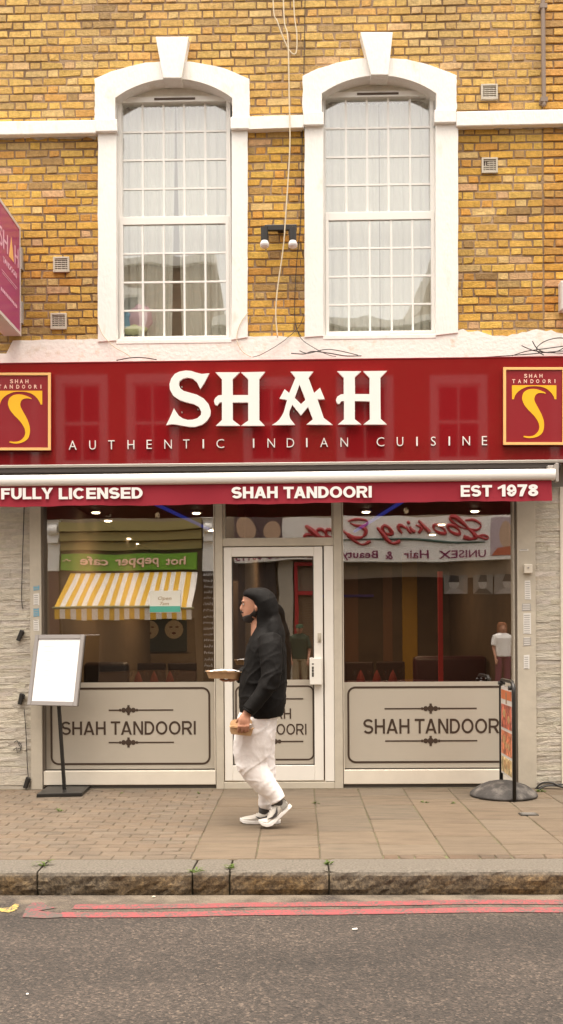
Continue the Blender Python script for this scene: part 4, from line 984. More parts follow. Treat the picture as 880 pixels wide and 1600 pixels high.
# ------------------------------------------------------------------ shop fascia sign
YF = -.20
FS = thing('fascia_sign', (0, YF, 3.0), 'long glossy red shop fascia with large raised white letters over the window', 'sign')
mb = MB(); pts = [P(-120, 570.5, YF), P(1000, 556.5, YF), P(1000, 718, YF), P(-120, 729, YF)]
mb.prism([pts], (0, YF, 0), (1, 0, 0), (0, 0, 1), (0, 1, 0), .19); mb.build('panel', M['red_panel'], FS, bevel=.003)
mb = MB(); pts = [P(-125, 568.8, YF), P(1005, 554.8, YF), P(1005, 556.2, YF), P(-125, 570.2, YF)]
mb.prism([pts], (0, YF - .004, 0), (1, 0, 0), (0, 0, 1), (0, 1, 0), .21); mb.build('top_edge', M['maroon'], FS)
k1 = 190 / 880
LS = [(380,107),(348,170),(315,222),(305,200),(290,170),(262,147),(225,137),(190,145),(165,165),(160,190),(170,215),(195,235),(240,248),(290,262),(340,290),(375,330),(390,375),(388,410),(365,450),(330,478),(280,495),(240,495),(190,487),(140,478),(110,475),(68,482),(90,440),(110,395),(125,360),(140,385),(160,415),(190,435),(225,445),(260,443),(295,432),(320,408),(322,385),(305,350),(270,330),(220,318),(165,300),(120,270),(95,225),(92,185),(105,145),(130,112),(165,95),(210,87),(250,90),(285,102),(325,112),(350,110)]
LH = [(425,100),(602,100),(550,150),(550,265),(662,265),(662,150),(610,100),(785,97),(742,150),(742,445),(782,487),(610,487),(662,450),(662,318),(550,318),(550,445),(605,487),(428,487),(472,445),(472,315),(455,318),(440,340),(428,338),(420,330),(415,310),(418,297),(425,285),(445,268),(472,265),(472,150)]
LA = [(135,95),(300,95),(265,140),(305,250),(348,212),(383,295),(330,295),(375,430),(440,480),(250,478),(297,440),(262,350),(210,412),(148,335),(128,380),(125,405),(128,422),(135,440),(168,480),(0,482),(35,460),(55,440),(72,415),(85,390),(110,300),(55,290),(92,222),(125,250),(170,140)]
LAh = [(200,188),(243,300),(210,330),(165,285)]
LH2 = [(472,92),(647,92),(600,135),(602,258),(707,258),(707,140),(660,92),(833,90),(785,140),(787,437),(833,478),(662,478),(710,440),(708,310),(600,308),(600,440),(648,478),(478,478),(522,440),(522,308),(500,310),(490,328),(478,328),(470,320),(464,303),(467,288),(475,275),(500,260),(520,258),(520,140)]
for nm, lo, ox in (('letter_s', [LS], 245), ('letter_h', [LH], 245), ('letter_a', [LA, LAh], 425), ('letter_h', [LH2], 425)):
    mb = MB(); mb.poly_px(lo, YF - .05, .030, k1, k1, ox, 560); lt = mb.build(nm, M['letter_white'], FS)
    mb = MB()
    xs_ = [a for a, b in lo[0]]; ys_ = [b for a, b in lo[0]]
    for fx_, fy_ in ((.36, .3), (.36, .75), (.72, .7)):
        x_, z_ = P(ox + (min(xs_) + (max(xs_) - min(xs_)) * fx_) * k1, 560 + (min(ys_) + (max(ys_) - min(ys_)) * fy_) * k1, YF); mb.tube([(x_, YF - .022, z_), (x_, YF + .001, z_)], .006, 8)
    mb.each('stand_off', M['bracket'], lt)
mb = MB()
for ch, px in zip('AUTHENTICINDIANCUISINE', (114, 145, 174.5, 205, 233.5, 263, 291.5, 318, 344.5, 396.5, 424, 454, 479.5, 506.5, 538, 594.5, 625, 651.5, 677, 702, 728.5, 757)):
    wd = {'A': 12, 'U': 10, 'T': 10, 'H': 10.5, 'E': 8, 'N': 11.5, 'I': 2.2, 'C': 12, 'D': 11.5, 'S': 7.5}[ch]
    yb = 703 - (px - 114) * .0112; mb.text_px(ch, px - wd / 2, px + wd / 2, yb - 14, yb, YF - .001, .012, bold=-.012)
mb.each('tagline_letter', M['letter_white'], FS)
def logo(cx, cy, label):
    """maroon board with a gold S under a gold bar; cx, cy: photo position of the board's middle"""
    Yb = YF - .035; k = 1 / 8.0
    t = thing('logo_board', (P(cx, cy, Yb)[0], Yb, P(cx, cy, Yb)[1]), label, 'sign', 'logo boards at the fascia ends')
    q = lambda pts, dy=0: [P(cx + (a - 517) * k, cy + (b - 600) * k, Yb) for a, b in pts]
    mb = MB(); mb.prism([q([(133, 117), (901, 117), (901, 1080), (133, 1080)])], (0, Yb, 0), (1, 0, 0), (0, 0, 1), (0, 1, 0), .034); mb.build('board', M['maroon'], t)
    mb = MB(); mb.prism([q([(130, 114), (904, 114), (904, 1083), (130, 1083)]), q([(165, 145), (869, 145), (869, 1050), (165, 1050)])], (0, Yb - .010, 0), (1, 0, 0), (0, 0, 1), (0, 1, 0), .0095)
    mb.build('board_frame', M['gold_frame'], t, bevel=.001)
    SO = [(662,442),(630,434),(600,432),(570,436),(550,445),(535,460),(525,480),(520,500),(520,520),(528,545),(540,570),(565,615),(590,660),(610,700),(625,740),(636,775),(640,800),(642,830),(640,860),(635,890),(625,920),(610,943),(590,960),(565,975),(540,985),(505,995),(470,998),(430,995),(384,984),(388,968),(440,975),(470,974),(500,968),(528,954),(550,935),(570,910),(580,885),(584,862),(582,840),(575,810),(560,780),(538,745),(510,710),(480,678),(450,650),(425,620),(400,590),(382,555),(370,520),(367,500),(368,480),(374,455),(385,430),(405,410),(430,395),(455,387),(480,383),(510,382),(540,385),(570,392),(600,402),(635,418),(660,430)]
    TO = [(240,337),(795,337),(795,510),(772,510),(768,490),(758,470),(735,435),(700,400),(672,380),(640,365),(600,354),(560,349),(517,348),(475,349),(435,355),(395,368),(355,388),(320,414),(295,440),(275,475),(265,510),(242,512)]
    mb = MB(); mb.prism([q(SO)], (0, Yb - .003, 0), (1, 0, 0), (0, 0, 1), (0, 1, 0), .0028); mb.prism([q(TO)], (0, Yb - .003, 0), (1, 0, 0), (0, 0, 1), (0, 1, 0), .0028); mb.build('emblem', M['gold'], t)
    mb = MB()
    for wd, xs_, y0, y1 in (('SHAH', (412, 473, 534, 603), 195, 243), ('TANDOORI', (262, 335, 408, 490, 562, 640, 712, 778), 262, 310)):
        for ch, x_ in zip(wd, xs_):
            hw = 5 if ch == 'I' else 19
            a, b, c, d = rect(cx + (x_ - hw - 517) * k, cx + (x_ + hw - 517) * k, cy + (y0 - 600) * k, cy + (y1 - 600) * k, Yb)
            mb.text(ch, (a, Yb - .0002, c), (1, 0, 0), (0, 0, 1), (0, -1, 0), b - a, d - c, .0028, bold=.02)
    mb.each('board_letter', M['pale_pink'], t)
logo(834.6, 635, 'maroon board with gold S emblem at the right end of the red fascia')
logo(31.5, 643.5, 'maroon board with gold S emblem at the left end of the red fascia')

# ------------------------------------------------------------------ folded awning
YA = -.43
AW = thing('awning', (0, YA, 2.8), 'rolled-in red shop awning with white front rail and lettered valance', 'awning')
mb = MB(); z0, z1 = PZ(739, -.35), PZ(727, -.35); mb.box(-3.2, PX(874, -.3), -.34, -.001, z0 + .02, z1 + .022); mb.build('cassette', M['alu_dark'], AW, bevel=.01)
mb = MB(); mb.box(-3.2, PX(878, -.3), -.352, -.338, PZ(727, -.35), PZ(722.5, -.35)); mb.build('gutter_strip', M['alu'], AW, bevel=.003)
mb = MB(); X1 = PX(867, YA); za, zb = PZ(755, YA), PZ(737.5, YA)
n = 12; prof = [(-.030 * math.sin(math.pi * i / n) - .012, za + (zb - za) * (.5 - .5 * math.cos(math.pi * i / n))) for i in range(n + 1)] + [(.03, zb), (.03, za)]
vs = [(x, YA + .012 + a, b + (x + 3.2) * .0022 - .007) for x in (-3.2, X1) for a, b in prof]; m = len(prof)
mb.add(vs, [(i, (i + 1) % m, m + (i + 1) % m, m + i) for i in range(m)] + [tuple(range(m)), tuple(range(m, 2 * m))]); mb.build('front_rail', M['rail'], AW)
mb = MB(); X2 = PX(862, YA); n = 150; zt, zl = za + .004, PZ(787, YA)
rows = [[(-3.2 + (X2 + 3.2) * i / n, YA + .006 - .012 * r / 4 + (.004 * math.sin(i * .31) + .005 * math.sin(i * .113 + 1)) * r / 4, zt + (zl - zt) * r / 4 + (-3.2 + (X2 + 3.2) * i / n + 3.2) * .0022 - .007 + (.0035 * math.sin(i * .21) + .002 * math.sin(i * .83) if r == 4 else 0)) for i in range(n + 1)] for r in range(5)]
bk = [[(x, y + .004, z) for x, y, z in r_] for r_ in rows]
mb.add(sum(rows, []), [(r * (n + 1) + i, r * (n + 1) + i + 1, (r + 1) * (n + 1) + i + 1, (r + 1) * (n + 1) + i) for r in range(4) for i in range(n)])
mb.add(sum(bk, []), [(r * (n + 1) + i, r * (n + 1) + i + 1, (r + 1) * (n + 1) + i + 1, (r + 1) * (n + 1) + i) for r in range(4) for i in range(n)])
va = mb.build('valance', M['awn_red'], AW, smooth=True)
mb = MB(); Yt = YA - .016
for wd, x0, x1, y0, y1 in (('FULLY', 2, 83, 762.5, 780), ('LICENSED', 92, 223, 762, 779.5), ('SHAH', 362, 434, 760.5, 778.5), ('TANDOORI', 443, 581, 760, 778), ('EST', 720, 769, 758, 776), ('1978', 778, 841, 757, 775.5)):
    q = MB(); caps_px(q, wd, x0, x1, y0, y1, Yt, .0015, .25, .075); q.build('valance_word', M['awn_white'], va)
mb = MB()
mb.box(X1 + .002, X1 + .028, YA - .02, YA + .04, PZ(757, YA), PZ(728, YA)); mb.box(X1 - .05, X1 + .016, YA + .0425, YA + .30, PZ(737, YA), PZ(730, YA)); mb.build('end_bracket', M['bracket'], AW, bevel=.004)
mb = MB(); x_, z_ = P(876, 726, -.33); mb.tube([(x_, -.34, z_), (x_ - .01, -.30, z_ - .06), (x_ - .05, -.2, z_ - .13)], .010, 8); mb.build('arm', M['alu_dark'], AW)

# ------------------------------------------------------------------ projecting box sign at the left
xs0, zt_ = P(33, 357, -.03); _, zb_ = P(33, 526, -.03)
PS = thing('projecting_sign', (xs0, -.03, zb_), 'purple box sign with white frame sticking out from the brick wall on the left', 'sign')
mb = MB(); mb.box(xs0 - .16, xs0 - .008, -.95, -.045, zb_, zt_); mb.build('box_body', M['sign_side'], PS, bevel=.006)
ux, uz = Vector((0, 1, 0)), Vector((0, 0, 1))
mb = MB()
for y0, y1, z0, z1 in ((-.955, -.925, zb_, zt_), (-.07, -.042, zb_, zt_), (-.925, -.07, zb_, zb_ + .03), (-.925, -.07, zt_ - .028, zt_)): mb.box(xs0 - .008, xs0, y0, y1, z0, z1)
mb.build('sign_frame', M['sign_side'], PS)
mb = MB(); mb.box(xs0 - .007, xs0 - .0035, -.925, -.07, zb_ + .03, zt_ - .028); mb.build('sign_face', M['purple'], PS)
mb = MB(); h = zt_ - zb_
def st(body, ya, yb, za, zb, **k): mb.text(body, (xs0 - .0034, ya, zb_ + h * za), (0, 1, 0), (0, 0, 1), (1, 0, 0), yb - ya, h * (zb - za), .002, **k)
st('SH', -.66, -.42, .60, .77); st('H', -.22, -.11, .60, .77); st('TANDOORI', -.56, -.16, .485, .535, bold=.01)
mb.box(xs0 - .0034, xs0 - .002, -.60, -.15, zb_ + h * .400, zb_ + h * .406); mb.box(xs0 - .0034, xs0 - .002, -.58, -.18, zb_ + h * .38, zb_ + h * .385)
for i in range(11): mb.box(xs0 - .0034, xs0 - .002, -.62 + i * .043, -.62 + i * .043 + .026, zb_ + h * .215, zb_ + h * .245)
mb.build('sign_lettering', M['purple_lt'], PS)
mb = MB(); mb.prism([[(-.385, .60), (-.25, .60), (-.318, .80)]], (xs0 - .0034, 0, zb_ - .0), (0, 1, 0), (0, 0, h), (1, 0, 0), .002); mb.build('sign_emblem', M['gold_frame'], PS)
mb = MB()
for zz in (.12, .62): mb.box(xs0 - .02, xs0 + .012, -.046, .002, zb_ + h * zz, zb_ + h * zz + .2)
mb.each('wall_bracket', M['bracket'], PS)

# twin spot light between the upstairs windows
sx_, sz_ = P(438, 357, -.06)
SL = thing('twin_spotlight', (sx_, 0, sz_), 'black twin spotlight on a bar between the two upstairs windows', 'spotlight')
mb = MB(); a0, a1, b0, b1 = rect(414, 464, 352, 361, -.05); mb.box(a0, a1, -.07, -.035, b0, b1); mb.box((a0 + a1) / 2 - .03, (a0 + a1) / 2 + .03, -.036, -.003, b0, b1); mb.build('bar', M['steel_black'], SL, bevel=.005)
for px in (413.5, 457.5):
    x_, z_ = P(px, 366, -.13); mb = MB(); mb.lathe([(.024, .065), (.034, .06), (.034, -.06), (.030, -.06)], (x_, -.13, z_), 20); mb.box(x_ - .012, x_ + .012, -.125, -.07, z_ + .03, z_ + .055); hd = mb.build('lamp_head', M['steel_black'], SL)
    mb = MB(); mb.lathe([(.028, -.055), (.041, -.085), (.040, -.112), (.022, -.124)], (x_, -.13, z_), 20); mb.build('bulb', mat('frosted_bulb', (.78, .74, .74), .3), hd, smooth=True)

# ------------------------------------------------------------------ cables and small wall fittings
def cable(pts, r, m, label, name='cable', cat='cable', Y=-.02, group=None, wob=0.0):
    q = []
    for p in pts:
        y = p[2] if len(p) > 2 else Y
        x_, z_ = P(p[0], p[1], y); q.append(Vector((x_, y, z_)))
    out = []
    for i in range(len(q) - 1):                # Catmull-Rom through the given points
        p0, p1, p2, p3 = q[max(i - 1, 0)], q[i], q[i + 1], q[min(i + 2, len(q) - 1)]
        for t in np.linspace(0, 1, 9)[:-1]:
            out.append(.5 * ((2 * p1) + (p2 - p0) * t + (2 * p0 - 5 * p1 + 4 * p2 - p3) * t * t + (3 * p1 - p0 - 3 * p2 + p3) * t ** 3))
    out.append(q[-1])
    o = MB().tube(out, r, 7).build(name, m, None, smooth=True); return tag(o, label, cat, group)
cable([(445, -300), (443, 0), (450, 60), (452, 150), (453, 230), (447, 330), (443, 385), (434, 450), (431, 490), (434, 527)], .0065, M['cable_cream'], 'long cream cable hanging in front of the twin spotlight bar', Y=-.085)
cable([(426, -200), (427, 0), (434, 35), (450, 75), (462, 84), (464, 55), (459, 0), (457, -200)], .006, M['cable_cream'], 'cream cable looping down at the top edge between the windows', Y=-.05)
cable([(478, -100), (476, 60), (473, 200), (470, 340), (463, 420), (461, 500), (472, 528)], .0035, M['cable_black'], 'thin dark cable running down beside the right upstairs window', Y=-.012)
cable([(388, 488, -.05), (376, 505, -.05), (370, 528, -.05), (378, 548, -.06), (393, 558, -.06)], .0035, M['cable_cream'], 'thin cream cable curling out at the foot of the left window')
cable([(475, 492, -.05), (466, 512, -.03), (440, 535, -.05), (410, 553, -.06), (395, 558, -.07)], .003, M['cable_black'], 'thin dark cable sagging between the windows above the fascia')
cable([(153, 505, -.06), (160, 522, -.06), (176, 540, -.06), (198, 553, -.06), (205, 559, -.06)], .0035, M['cable_cream'], 'pale cable trailing down from the left window pilaster')
cable([(462, 505, -.05), (470, 528, -.05), (490, 543, -.06), (512, 554, -.07), (525, 557, -.08)], .003, M['cable_black'], 'thin dark cable dropping to the wire tangle under the right window')
cable([(455, 552), (475, 553), (490, 549), (515, 552), (540, 556), (565, 556)], .005, M['cable_black'], 'black wire lying on top of the fascia under the right window', Y=-.10)
cable([(468, 548), (482, 552), (508, 546), (530, 548), (560, 555)], .004, M['cable_black'], 'black looped wire on top of the fascia under the right window', Y=-.07)
cable([(182, 563), (205, 559), (225, 559), (245, 562)], .005, M['cable_black'], 'short black wire on top of the fascia under the left window', Y=-.10)
for i, pts in enumerate([[(745, 559), (790, 556), (830, 553), (870, 549), (900, 548)], [(815, 540), (835, 548), (860, 551), (885, 552)], [(832, 533), (840, 545), (855, 551), (875, 547), (890, 535)], [(850, 555), (838, 546), (850, 534), (872, 528), (890, 530)], [(800, 556), (822, 549), (850, 545), (880, 541)]]):
    cable(pts, .0045, M['cable_black'], ['long black wire along the right end of the fascia top', 'black wire sloping into the tangle at the right fascia end', 'black wire loop dipping in the tangle at the right fascia end', 'black wire arching up from the tangle at the right fascia end', 'uppermost black wire of the tangle at the right fascia end'][i], Y=-.06 - .015 * i, group='wire tangle above the right fascia end')
cable([(38, 788), (36, 850), (34, 930), (36, 952)], .004, M['cable_black'], 'thin dark cable down the left stone cladding above the menu board', Y=-.052)
cable([(38, 1108), (41, 1150), (43, 1200), (45, 1218)], .0035, M['cable_black'], 'thin dark cable down the left stone cladding below the menu board', Y=-.052)
for i, pts in enumerate([[(834, 1236, -.10), (846, 1224, -.10), (862, 1223, -.12), (880, 1230, -.15), (920, 1238, -.18)], [(836, 1240, -.14), (850, 1229, -.12), (870, 1228, -.13), (890, 1233, -.16)], [(838, 1233, -.08), (855, 1227, -.09), (880, 1226, -.10), (910, 1230, -.12)]]):
    cable(pts, .008, M['cable_black'], ['black cable looping highest by the foot of the right pillar', 'black cable lying nearest the pavement by the right pillar', 'black cable behind two others by the foot of the right pillar'][i], group='black cables by the right pillar')
def wall_clip(px, py, label, tilt):
    x_, z_ = P(px, py, -.06); mb = MB(); c, s_ = math.cos(tilt), math.sin(tilt)
    mb.obox((x_, -.062, z_), (c, 0, s_), (-s_, 0, c), (0, 1, 0), .018, .052, .020); mb.obox((x_ + .02 * c, -.06, z_ + .02), (c, 0, s_), (-s_, 0, c), (0, 1, 0), .015, .02, .014)
    tag(mb.build('cable_connector', M['soot'], None, bevel=.006), label, 'connector')
wall_clip(33, 1092, 'black cable connector on stone beside the menu board', -.2)
wall_clip(42, 1223, 'black cable connector on stone near the pavement', -.3)
wall_clip(32, 993, 'black cable connector on stone above the menu board corner', -.4)
# bell box and stickers on the pilasters
x0, x1, z0, z1 = rect(818, 831, 882, 896, -.055); bb = thing('bell_box', (x0, -.055, z0), 'small cream bell box on the right beige pilaster', 'bell box')
mb = MB(); mb.box(x0, x1, -.085, -.051, z0, z1); mb.build('case', M['cream'], bb, bevel=.006)
mb = MB(); mb.lathe([(.008, 0), (.008, .006)], ((x0 + x1) / 2, -.0915, (z0 + z1) / 2 + .01), 12, ax='y'); mb.build('button', M['bracket'], bb)
stk = [mat('white_sticker', (.72, .70, .66), .5), mat('blue_sticker', (.16, .38, .50), .5), mat('grey_sticker', (.38, .36, .34), .6)]
for px, py, pw, ph, mi, lab in [(57, 919, 9, 8, 1, 'blue sticker topmost on the left beige pilaster'), (57, 937, 9, 20, 0, 'white sticker below the top blue one on the left pilaster'), (57, 957, 9, 14, 1, 'pale blue sticker in the middle of the left pilaster'), (57, 977, 9, 18, 0, 'white sticker lowest on the left pilaster, above the menu board'),
                            (819, 860, 14, 4, 0, 'thin white sticker above the bell box'), (825, 922, 10, 30, 0, 'tall white sticker under the bell box'), (823, 949, 14, 12, 2, 'grey and white sticker in the middle of the right pilaster'), (824, 975, 12, 34, 0, 'white torn sticker on the right pilaster below the grey one'), (824, 1003, 12, 14, 2, 'grey sticker on the right pilaster above the last one'), (823, 1035, 9, 24, 0, 'lowest pale sticker on the right pilaster')]:
    a0, a1, b0, b1 = rect(px - pw / 2, px + pw / 2, py - ph / 2, py + ph / 2, -.052)
    st_ = MB(); nn = 8
    st_.prism([[(a0, b0 + random.uniform(0, .012)), (a1, b0 + random.uniform(0, .012)), (a1 + random.uniform(-.008, .002), b1), (a0, b1 - random.uniform(0, .006))]], (0, -.0525, 0), (1, 0, 0), (0, 0, 1), (0, 1, 0), .002)
    o_ = st_.build('sticker', stk[mi], None); tag(o_, lab, 'sticker', 'stickers on the pilasters')
    mb = MB(); 
    for q in range(max(1, int((b1 - b0) / .02))): zz = b0 + .014 + q * .02; mb.box(a0 + .006, a1 - .012, -.0535, -.0526, zz, zz + .007)
    mb.build('faint_print', stk[2] if mi != 2 else stk[0], o_)
# graffiti scrawl and the white box at the right edge
mb = MB()
for pts in ([(22, 1160), (27, 1157), (30, 1164), (33, 1169), (28, 1170)], [(21, 1172), (26, 1168), (27, 1176), (32, 1173)], [(30, 1160), (34, 1165), (32, 1172)]):
    mb.tube([(P(a, b, -.05)[0], -.048, P(a, b, -.05)[1]) for a, b in pts], .004, 6)
o_ = mb.build('graffiti_scrawl', M['soot'], None); tag(o_, 'small black graffiti scrawl on the lower left stone cladding', 'graffiti')
a0, a1, b0, b1 = rect(875, 900, 440, 486, -.06); wb = thing('junction_box', (a0, 0, b0), 'white wall box cut off by the right edge of the photo', 'junction box')
mb = MB(); mb.box(a0, a1, -.09, -.001, b0, b1); mb.build('case', M['sign_side'], wb, bevel=.008)
mb = MB(); mb.box(a0 + .01, a1 - .01, -.097, -.0905, b0 + .01, b1 - .01); mb.build('lid', M['sign_side'], wb, bevel=.004)

# ------------------------------------------------------------------ menu board stand
bx, by = PG(101, 1239); psi, tau = R(20), R(11.5)
MS = thing('menu_stand', (bx, by, 0), 'tilted white menu board in grey frame on black post and square base', 'menu stand')
uu = Vector((math.cos(psi), -math.sin(psi), 0)); hh = Vector((math.sin(psi), math.cos(psi), 0)); vv = Vector((0, 0, 1)) * math.cos(tau) + hh * math.sin(tau); nn = uu.cross(vv)
c0x, c0z = P(88, 1047, by - .02); cc = Vector((c0x, by - .02, c0z))
BW, BH = .262, .322
ps2 = R(9); bu, bv = Vector((math.cos(ps2), math.sin(ps2), 0)), Vector((-math.sin(ps2) + .12, math.cos(ps2), 0)).normalized()
mb = MB(); mb.obox((bx, by, .017), bu, bv, (0, 0, 1), .195, .215, .016); mb.build('base_plate', M['steel_black'], MS, bevel=.004)
mb = MB(); top = cc - vv * .25 + nn * (-.03) + uu * .035
mb.tube([(bx, by, .03), tuple(top)], .020, 4); mb.build('post', M['steel_black'], MS)
mb = MB(); mb.obox(cc - nn * .014, uu, vv, nn, BW - .004, BH - .004, .010); mb.obox(cc - vv * .27 - nn * .034, uu, vv, nn, .05, .05, .009); mb.build('back_panel', M['steel_black'], MS, bevel=.002)
mb = MB()
for s_ in (-1, 1): mb.obox(cc + uu * (BW - .020) * s_, uu, vv, nn, .020, BH, .012); mb.obox(cc + vv * (BH - .020) * s_, uu, vv, nn, BW - .0401, .020, .012)
mb.build('board_frame', M['grey_frame'], MS, bevel=.004)
mb = MB(); mb.obox(cc + nn * .0, uu, vv, nn, BW - .041, BH - .041, .003); mb.build('menu_sheet', M['paper'], MS)
mb = MB()
for col in (-1, 1):
    for i in range(11):
        l = random.uniform(.04, .075); mb.obox(cc + uu * (col * .1 - .0) + vv * (.22 - i * .044) + nn * .0036, uu, vv, nn, l, .005, .0004)
mb.each('faint_line', M['faint'], MS)

# ------------------------------------------------------------------ pavement poster sign
px_, py_ = PG(791, 1238)
FR, BKp = PG(804, 1253), (PX(783.5, -.22, 1230), -.22)
PV = thing('pavement_sign', (px_, -.5, 0), 'black hoop pavement sign with food posters on round rubber base', 'pavement sign')
cx, cy = (FR[0] + BKp[0]) / 2 - .01, (FR[1] + BKp[1]) / 2 + .03
mb = MB()
prof = [(.285, 0), (.29, .012), (.285, .022), (.25, .055), (.19, .092), (.12, .118), (.06, .128), (.02, .13)]
mb.lathe(prof, (cx - .02, cy, .003), 40); mb.v = [(x + mnoise.noise(Vector((x * 9, y * 9, z * 9))) * .006, y, z + (mnoise.noise(Vector((x * 8, y * 8, 1))) * .008 if z > .02 else 0)) for x, y, z in mb.v]
mb.build('rubber_base', M['rubber'], PV, smooth=True)
HT = 1.0; A, B = Vector((FR[0], FR[1], 0)), Vector((BKp[0], BKp[1], 0)); d_ = (B - A); 
path = [A + Vector((0, 0, .01)), A + Vector((0, 0, HT - .09))] + [A + d_ * .17 * (1 - math.cos(t)) + Vector((0, 0, HT - .09 + .09 * math.sin(t))) for t in np.linspace(.2, math.pi / 2, 6)]
path += [B - d_ * .17 * (1 - math.cos(t)) + Vector((0, 0, HT - .09 + .09 * math.sin(t))) for t in np.linspace(math.pi / 2, .2, 6)] + [B + Vector((0, 0, HT - .09)), B + Vector((0, 0, .03))]
mb = MB(); mb.tube(path, .0165, 12); mb.build('hoop', M['steel_black'], PV, smooth=True)
u_ = d_.normalized(); n_ = u_.cross(Vector((0, 0, 1))); n_ = n_ if n_.x < 0 else -n_
pc = (A + B) / 2 + Vector((0, 0, .56)); hw = d_.length / 2 - .035
mb = MB(); mb.obox(pc, u_, (0, 0, 1), n_, hw, .385, .007); mb.build('poster_panel', mat('white_poster', (.74, .70, .67), .4, coat=.3), PV, bevel=.002)
rd = random.Random(4)
for nm, z0, z1, col in (('orange_heading', .62, .70, (.62, .16, .05)), ('dish_picture', .37, .575, (.36, .085, .05)), ('dish_picture', .14, .345, (.42, .13, .06)), ('dish_picture', -.02, .115, (.45, .33, .16))):
    mb = MB(); mb.obox(pc + Vector((0, 0, -.385 + (z0 + z1) / 2 + .04)) + n_ * .0075, u_, (0, 0, 1), n_, hw - .02, (z1 - z0) / 2, .0012)
    pp = mb.build(nm, mat(nm, col, .5, var=.5, vscale=16, col2=tuple(c * 1.9 for c in col)) if nm[0] == 'd' else mat(nm, col, .5), PV)
    if nm[0] == 'd':
        mb = MB()
        for q in range(3):
            c = pc + Vector((0, 0, -.385 + (z0 + z1) / 2 + .04 + rd.uniform(-.03, .03))) + u_ * rd.uniform(-.12, .12) + n_ * (.0088 + q * .0008)
            r_ = rd.uniform(.035, .06); mb.prism([[(r_ * math.cos(t), r_ * .7 * math.sin(t)) for t in np.linspace(0, 6.283, 15)[:-1]]], c, u_, (0, 0, 1), n_, .0008)
        mb.each('plate', mat('plate_print', (.55, .32, .14), .5, var=.4, vscale=30), pp)
mb = MB(); mb.obox(pc + Vector((0, 0, .29)) + n_ * .0078, u_, (0, 0, 1), n_, .02, .05, .001); mb.build('heading_mark', mat('tan_mark', (.30, .18, .10), .5), PV)
mb = MB(); mb.lathe([(.02, -.03), (.02, .03)], (A.x - .005, A.y + .05, HT - .05), 10, ax='x'); mb.lathe([(.016, -.03), (.016, .03)], (B.x - .003, B.y - .05, HT - .03), 10, ax='x'); mb.each('clamp', M['soot'], PV)
# drain lid, weeds, litter
lx_, ly_ = PG(826, 1272.5); mb = MB(); mb.box(lx_ - .07, lx_ + .07, ly_ - .05, ly_ + .05, -.02, .006)
dr = mb.build('drain_cover', M['steel_black'], None, root=(lx_, ly_, 0), bevel=.004); tag(dr, 'small dark square drain cover set in the pavement right of centre', 'drain cover')
mb = MB()
for i in range(4): mb.box(lx_ - .055, lx_ + .055, ly_ - .037 + i * .023, ly_ - .031 + i * .023, .0065, .0085)
mb.build('grate_rib', M['bracket'], dr)
def weed(px, py, size, label, z=0.0, n=16):
    x_, y_ = PG(px, py, z); mb = MB(); rd = random.Random(px)
    for i in range(n):
        a = rd.uniform(0, 6.283); l = size * rd.uniform(.5, 1.1); e = rd.uniform(.2, .9); dx, dy = math.cos(a), math.sin(a); w_ = size * rd.uniform(.08, .16)
        b = Vector((x_ + rd.uniform(-.3, .3) * size, y_ + rd.uniform(-.2, .2) * size, z - .004)); t1 = b + Vector((dx * l * .5, dy * l * .4, l * e * .6)); t2 = b + Vector((dx * l, dy * l * .8, l * e * .65)); sd_ = Vector((-dy, dx, 0)) * w_
        mb.add([b, t1 - sd_, t2, t1 + sd_], [(0, 1, 2, 3)])
    o_ = mb.build('weed', M['leaf'], None); tag(o_, label, 'weed', 'weeds in the paving joints')
weed(67, 1352, .07, 'bright green weed in the leftmost kerb joint'); weed(303, 1362, .055, 'small weed in the kerb joint left of the short kerb stone'); weed(360, 1356, .05, 'small weed in the kerb joint right of the short kerb stone')
weed(513, 1350, .05, 'flat weed on the kerb joint below the walking man'); weed(93, 1268, .05, 'low weed on the block paving below the menu stand', n=12); weed(846, 1237, .055, 'green weed at the foot of the right pillar beside black cables')
weed(312, 1240, .035, 'tiny weed by the door step left of the walking man', n=10); weed(493, 1255, .05, 'yellowish weed on the slabs right of the walking man', n=10); weed(664, 1254, .05, 'thin weed on the slabs below the right shop window', n=10); weed(707, 1255, .04, 'thin weed left of the round rubber base', n=10); weed(190, 1240, .03, 'tiny weed below the left shop window', n=8)
for px, py, sz, col, lab in ((555, 1454, .028, (.75, .72, .68), 'small white scrap of litter on the road right of centre'), (642, 1394, .035, (.55, .36, .12), 'dry orange leaf in the gutter below the kerb'), (102, 1394, .05, (.50, .42, .32), 'pale crumpled litter in the gutter on the left'), (240, 1403, .02, (.6, .52, .4), 'small pale scrap in the gutter left of the man'), (668, 1393, .02, (.7, .62, .5), 'tiny pale scrap in the gutter beside the orange leaf'), (43, 1556, .014, (.8, .78, .74), 'tiny white speck of litter at lower left of the road')):
    x_, y_ = PG(px, py, ZR); mb = MB(); rd = random.Random(px)
    mb.prism([[(math.cos(t) * sz * .6 * rd.uniform(.6, 1.2), math.sin(t) * sz * .34 * rd.uniform(.6, 1.2)) for t in np.linspace(0, 6.283, 9)[:-1]]], (x_, y_, ZR + .006), (1, 0, .08), (0, 1, .1), (0, 0, 1), .004)
    tag(mb.build('litter', mat('litter', col, .8), None), lab, 'litter', 'scraps of litter')

